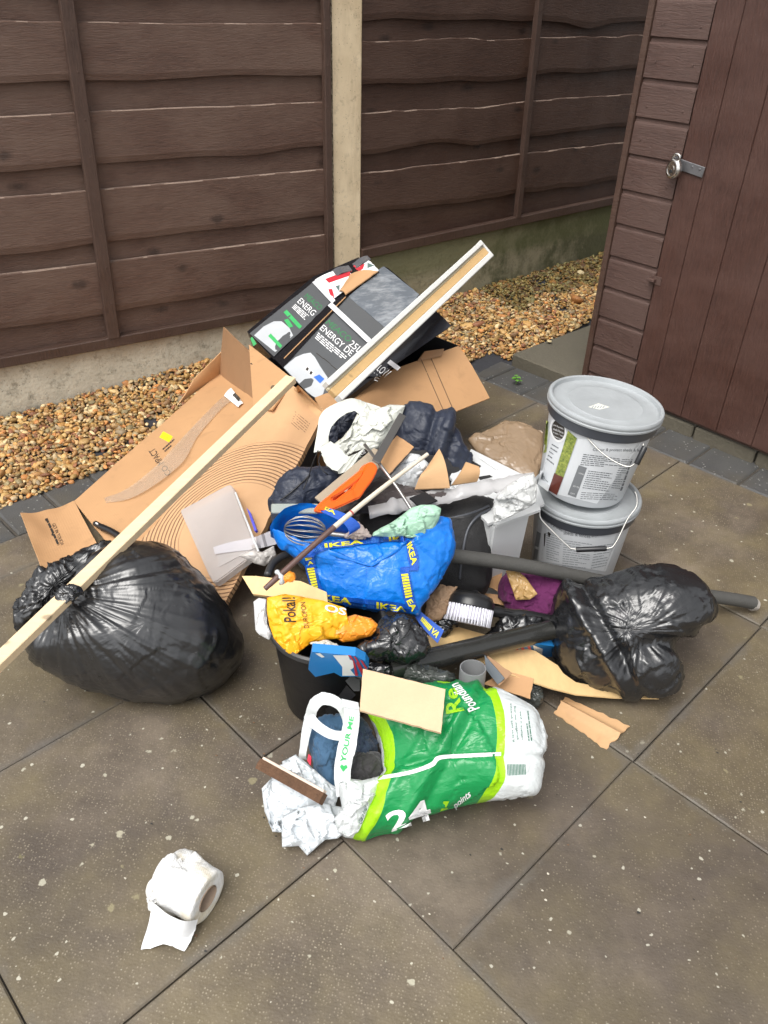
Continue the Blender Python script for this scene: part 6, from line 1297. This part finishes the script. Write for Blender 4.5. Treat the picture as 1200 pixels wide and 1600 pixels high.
for k in range(13): x = 793 + k * 2.3; decal_quad(bm, ((x, 1212 - k * .15), (x + 1.1, 1212 - k * .15), (x + .2, 1194), (x - .9, 1194)), sg, .0025, (1, 3))
link('green_print', bm, plain('dark green print', (.03, .15, .09), .5, .03), gbody)
# translucent neck, torn, with two handles
M_neck = see('white carrier film', (.72, .75, .75), .8, .3, 30, .7)
nk = lump('bag_neck', [(530, 1222), (545, 1216), (566, 1219), (590, 1214), (600, 1216), (590, 1240), (575, 1268), (560, 1300), (545, 1308), (528, 1300), (522, 1280), (534, 1260), (530, 1240)], .085, .045, M_neck, .018, .055, 130, 34, seed=92, parent=gb, curve=1, oct2=.35, shell=True)
bm = BM(); decal_text(bm, 'Got a bag?', ((566, 1290), (574, 1262), (570, 1258), (560, 1284)), Surf(nk), .002, 0, 0, 1); link('green_print', bm, plain('dark green print', (.03, .15, .09), .5, .03), nk)
HP = Plane(W(520, 1150, .14), Vector((-.15, -.55, 1)))
def hnd(pairs, nm='handle', th=.0015):
    bm = BM(); ribbon(bm, pairs, HP, th=th, n=8)
    for v in bm.verts: v.co += HP.n * .010 * crum(v.co, .04, 4)
    return link(nm, bm, M_neck, gb, 40)
hnd([((466, 1184), (478, 1186), -.05), ((474, 1130), (488, 1134), -.01), ((484, 1096), (500, 1106), .03), ((505, 1082), (512, 1102), .04), ((532, 1092), (526, 1108), .03), ((548, 1118), (534, 1122), .01), ((552, 1145), (538, 1140), .0)])
hnd([((476, 1122), (490, 1116), .03), ((490, 1140), (503, 1130), .036), ((520, 1156), (522, 1140), .036), ((548, 1152), (540, 1138), .03), ((556, 1120), (540, 1115), .02)])
h3 = hnd([((534, 1092), (560, 1098), .03), ((538, 1120), (562, 1122), .04), ((528, 1165), (556, 1168), .045), ((522, 1205), (548, 1208), .03), ((526, 1245), (548, 1245), .01)])
bm = BM(); sh3 = Surf(h3); decal_text(bm, 'YOUR ME', ((540, 1192), (553, 1120), (546, 1118), (531, 1190)), sh3, .002, .02, 0, 1); decal_poly(bm, [(536, 1206), (531, 1198), (534, 1194), (537, 1197), (541, 1195), (543, 1199)], sh3, .002); link('green_lettering', bm, plain('green print bright', (.03, .40, .10), .5, .05), h3)
M_denim = cloth('blue denim', (.045, .115, .21), .8, .2, 30)
tag(lump('denim_cloth', [(484, 1152), (495, 1130), (508, 1116), (528, 1116), (545, 1122), (548, 1160), (530, 1200), (524, 1238), (508, 1243), (496, 1220), (488, 1190)], .06, .05, M_denim, .010, .05, 120, 30, seed=94), 'blue cloth spilling from the mouth of the green carrier bag behind its handles', 'clothes')
tag(lump('denim_cloth', [(553, 1125), (562, 1118), (578, 1140), (590, 1168), (580, 1185), (562, 1178), (552, 1160)], .10, .05, cloth('dark denim', (.03, .05, .09), .8, .2, 30), .010, .04, 90, 24, seed=95), 'dark blue cloth just inside the torn edge of the green carrier bag', 'clothes')
tag(lump('grey_cloth', [(553, 1180), (565, 1172), (590, 1176), (600, 1200), (592, 1218), (560, 1224), (540, 1218), (548, 1200)], .08, .05, cloth('charcoal jersey', (.035, .033, .035), .85, .2, 30), .010, .04, 90, 24, seed=96), 'charcoal cloth at the bottom of the green carrier bag mouth', 'clothes')
bm = BM(); prism(bm, [W(482, 1178, .13), W(486, 1182, .13), W(485, 1196, .125), (W(480, 1188, .125))], .003); tag(link('red_scrap', bm, plain('red plastic', (.6, .02, .05), .4)), 'tiny bright red scrap on the blue cloth edge', 'plastic scrap')
M_wf = see('crumpled white film', (.70, .74, .77), .86, .28, 12, .6)
wc = empty('white_film', W(475, 1290, .0), 'crumpled translucent white bag on the paving at the left of the green carrier bag', 'plastic bag')
lump('film_fold', [(409, 1232), (424, 1216), (436, 1196), (470, 1184), (505, 1215), (530, 1235), (520, 1275), (480, 1290), (440, 1300), (426, 1299), (413, 1268)], .055, .02, M_wf, .030, .070, 170, 44, seed=97, oct2=.3, squash=.9, curve=1, shell=True, parent=wc)
lump('film_fold', [(440, 1278), (470, 1262), (505, 1255), (540, 1262), (544, 1298), (528, 1310), (508, 1312), (480, 1337), (467, 1322), (441, 1324)], .03, .018, M_wf, .024, .060, 160, 40, seed=98, oct2=.35, squash=.9, curve=1, shell=True, parent=wc)
lump('film_fold', [(440, 1190), (462, 1179), (486, 1200), (498, 1230), (470, 1232), (446, 1216)], .085, .015, M_wf, .018, .045, 110, 28, seed=99, oct2=.3, curve=1, shell=True, parent=wc)
# bark batten
ka, kb = W(406, 1194, .10), W(505, 1249, .125); kd = (kb - ka).normalized(); ks = kd.cross((CAM - ka).normalized()).normalized(); kn_ = kd.cross(ks)
t = NT('bark'); c = t.mix(t.noise(40, 6, .75, t.vec((1, 1, 1))), (.035, .018, .010), (.20, .10, .05)); M_bark = t.fin(c, .85, t.bump(t.noise(50, 6, .8), 1, .006))
bs = empty('bark_stick', ka, 'short split stick with rough brown bark lying on the crumpled white bag', 'stick')
bm = BM(); g_ = []
for i in range(31):
    f_ = i / 30; p = ka.lerp(kb, f_); rr_ = [p + ks * (a * .011 + .0018 * noise.noise(Vector((f_ * 30, a * 3, 1)))) - kn_ * (b_ * .008 + .0015 * noise.noise(Vector((f_ * 25, b_ * 3, 5)))) for a, b_ in ((-1, -1), (-1, 1), (0, 1.3), (1, 1), (1, -1))]; g_.append([bm.verts.new(q) for q in rr_])
for a, b_ in zip(g_, g_[1:]):
    for k in range(5): bm.faces.new((a[k], b_[k], b_[(k + 1) % 5], a[(k + 1) % 5]))
bm.faces.new(g_[0]); bm.faces.new(g_[-1]); bmesh.ops.recalc_face_normals(bm, faces=bm.faces); link('bark', bm, M_bark, bs)
bm = BM(); up2 = ks if pix(ka + ks * .02)[1] < pix(ka)[1] else -ks; box(bm, (ka + kb) / 2 + up2 * .0135 - kn_ * .001, (kb - ka).length * .96, .006, .014, kd, up2, kn_, .001); link('sapwood', bm, plain('pale split wood', (.62, .50, .42), .7, .1, 20, .3, 100), bs)

# ---- toilet roll
ea, eb = W(325, 1404, .050), W(262, 1368, .050)
ra = (Vector((eb.x, eb.y, 0)) - Vector((ea.x, ea.y, 0))).normalized(); Rr = .050; ce = Vector((ea.x, ea.y, Rr))
tr = empty('toilet_roll', Vector((ce.x, ce.y, 0)) + ra * .05, 'damp white toilet roll lying on the slabs with its end sheet unrolled', 'toilet roll')
t = NT('damp tissue'); st_ = t.ramp(t.noise(13, 4, .6), [(.47, 0), (.62, 1)]); c = t.mix(t.math('MULTIPLY', st_, .6), (.72, .72, .71), (.60, .50, .30)); M_tis = t.fin(c, .9, t.bump(t.math('ADD', t.noise(22, 5, .7), t.math('ADD', t.math('MULTIPLY', t.vor(40), .8), t.math('MULTIPLY', t.vor(260, 'F1', None, .1), .35))), .6, .005))
t = NT('clean tissue'); M_tis2 = t.fin((.70, .71, .72), .9, t.bump(t.noise(40, 5, .7), .35, .003))
bm = BM(); lathe(bm, [(.0245, .001), (Rr - .003, .0), (Rr, .003), (Rr, .012), (Rr, .025), (Rr + .001, .045), (Rr + .003, .062), (Rr + .004, .078), (Rr + .001, .092), (Rr - .006, .101), (.0245, .103)], ce, ra, 80)
bmesh.ops.subdivide_edges(bm, edges=[e for e in bm.edges if e.calc_length() > .006], cuts=2, use_grid_fill=True)
for v in bm.verts:
    q = v.co - ce; ax_ = q.dot(ra); rv = q - ra * ax_; k_ = max(0, min(1, (ax_ - .02) / .05))
    if rv.length > .03: v.co += rv.normalized() * (.013 * crum(v.co, .04, 6) * k_ + .0012 * noise.noise(v.co * 60))
    v.co.z = max(v.co.z, .003)
link('paper_roll', bm, [M_tis], tr, 60)
bm = BM(); lathe(bm, [(.0243, -.001), (.0243, .104)], ce, ra, 40); lathe(bm, [(.0232, .104), (.0232, -.001)], ce, ra, 40); link('core', bm, plain('grey board core', (.36, .27, .20), .85), tr, True)
bm = BM(); rows_ = [[(238, 1410, .05), (262, 1428, .066), (290, 1440, .066), (310, 1438, .045)], [(232, 1445, .03), (258, 1452, .035), (285, 1460, .03), (303, 1460, .02)], [(226, 1464, .010), (250, 1466, .012), (275, 1466, .018), (297, 1472, .010)], [(220, 1484, .003), (240, 1482, .003), (258, 1477, .010), (288, 1486, .004)]]
cols = [[W(*p) for p in r_] for r_ in rows_]; cr = [catmull(r_, 8) for r_ in cols]; ct = list(zip(*[catmull([r_[i] for r_ in cr], 8) for i in range(len(cr[0]))]))
loft(bm, [[p + Vector((0, 0, 1)) * .006 * crum(p, .03, 8) + Vector((0, 0, .002)) for p in r_] for r_ in ct])
for v in bm.verts: v.co.z = max(v.co.z, .002)
link('loose_sheet', bm, M_tis2, tr, True)

# ---- seedling by the step, pebble on the soil
pl0 = W(806, 600, 0); sd_ = empty('weed_seedling', pl0, 'small bright green weed growing between the dark block pavers', 'plant')
M_leaf = plain('young leaf', (.13, .33, .045), .4, .25, 60)
bm = BM(); tube(bm, [pl0, pl0 + Vector((.002, 0, .02)), pl0 + Vector((0, 0, .035))], .0012, 6); link('stem', bm, M_leaf, sd_)
for k in range(7):
    an = k * 2.4; hz = .014 + k * .0036; L = .028 - k * .0015; d = Vector((math.cos(an), math.sin(an), .25)).normalized(); sv = d.cross(Vector((0, 0, 1))).normalized(); o_ = pl0 + Vector((0, 0, hz)); bm = BM(); r1, r2, r3 = [], [], []
    for i in range(7):
        f_ = i / 6; w_ = .0085 * math.sin(min(1, f_ * 1.02) * 3.1) ** .8 + .0006; c_ = o_ + d * (L * f_) + Vector((0, 0, -.006 * f_ * f_)); r1.append(c_ - sv * w_ + Vector((0, 0, .002))); r2.append(c_); r3.append(c_ + sv * w_ + Vector((0, 0, .002)))
    loft(bm, [r1, r2, r3]); link('leaf', bm, M_leaf, sd_, True)
for i, (x, y, lb) in enumerate(((907, 426, 'pale round stone alone on the dark soil near the shed corner'), (858, 533, 'pale flake of stone lying on the concrete slab beside the shed'))):
    bm = BM(); bmesh.ops.create_icosphere(bm, subdivisions=3, radius=.022 - i * .010); c_ = W(x, y, .125 - i * .062)
    for v in bm.verts: v.co = c_ + Vector((v.co.x, v.co.y, v.co.z * (.6 - .2 * i))) * (1 + .25 * noise.noise(v.co * 40))
    tag(link('loose_stone', bm, plain('pale stone', (.52, .42, .24), .7, .2), smooth=True), lb, 'stone', 'loose pale stones')

# ---- more of the small stuff in the gaps
tag(lump('black_film', [(545, 1046), (580, 1034), (612, 1040), (606, 1062), (580, 1068), (556, 1060)], .20, .015, M_bin, .018, .05, 100, 26, seed=111, curve=1, shell=True), 'loose black film between the blue snack carton and the open end of the black tube', 'plastic film')
tag(lump('black_film', [(655, 965), (700, 955), (705, 985), (668, 1000), (640, 1010)], .15, .02, M_bin, .014, .05, 90, 24, seed=112), 'black film behind the torn cardboard chunk and the webbing tail', 'plastic film')
tag(lump('grey_fabric', [(596, 770), (640, 762), (670, 772), (700, 768), (700, 790), (640, 800), (600, 800)], .36, .03, M_brc, .010, .06, 90, 24, seed=113), 'grey fabric under the dowel between the saw handle and the curved card', 'clothes')
bm = BM(); sheet(bm, (W(640, 778, .40), W(664, 768, .40), W(684, 782, .39), (W(656, 792, .39))), .004, (6, 6)); tag(link('plastic_offcut', bm, M_bk), 'black plastic corner showing under the pale curved card wedge', 'plastic offcut')
tag(lump('brown_film', [(880, 1092), (840, 1086), (800, 1096), (820, 1104), (850, 1100)], .01, .008, M_dkc, .004, .04, 50, 12, seed=114), 'dark scrap of film on the slab beside the loose cardboard piece', 'plastic film') if False else None
# crumbs and litter scattered round the heap
rl = random.Random(5); bm = BM()
for k in range(150):
    x, y = rl.uniform(180, 1150), rl.uniform(830, 1500)
    if rl.random() < .55: x, y = rl.gauss(640, 230), rl.gauss(1130, 110)
    if not (10 < x < 1190): continue
    p = W(x, y, .0015); r = rl.uniform(.0012, .0035)
    vs = [bm.verts.new(p + Vector((math.cos(a + rl.random() * .6) * r, math.sin(a) * r * rl.uniform(.5, 1), rl.uniform(0, .0012)))) for a in (0, 1.3, 2.6, 3.9, 5.2)]; f = bm.faces.new(vs); f.material_index = rl.choice((0, 0, 1, 2))
o = link('litter_crumbs', bm, [plain('pale crumb', (.48, .44, .36), .8), plain('brown crumb', (.16, .09, .05), .8), plain('dark crumb', (.03, .028, .025), .8)]); tag(o, 'tiny crumbs of wood, card and grit scattered on the paving', 'litter', None, 'stuff')
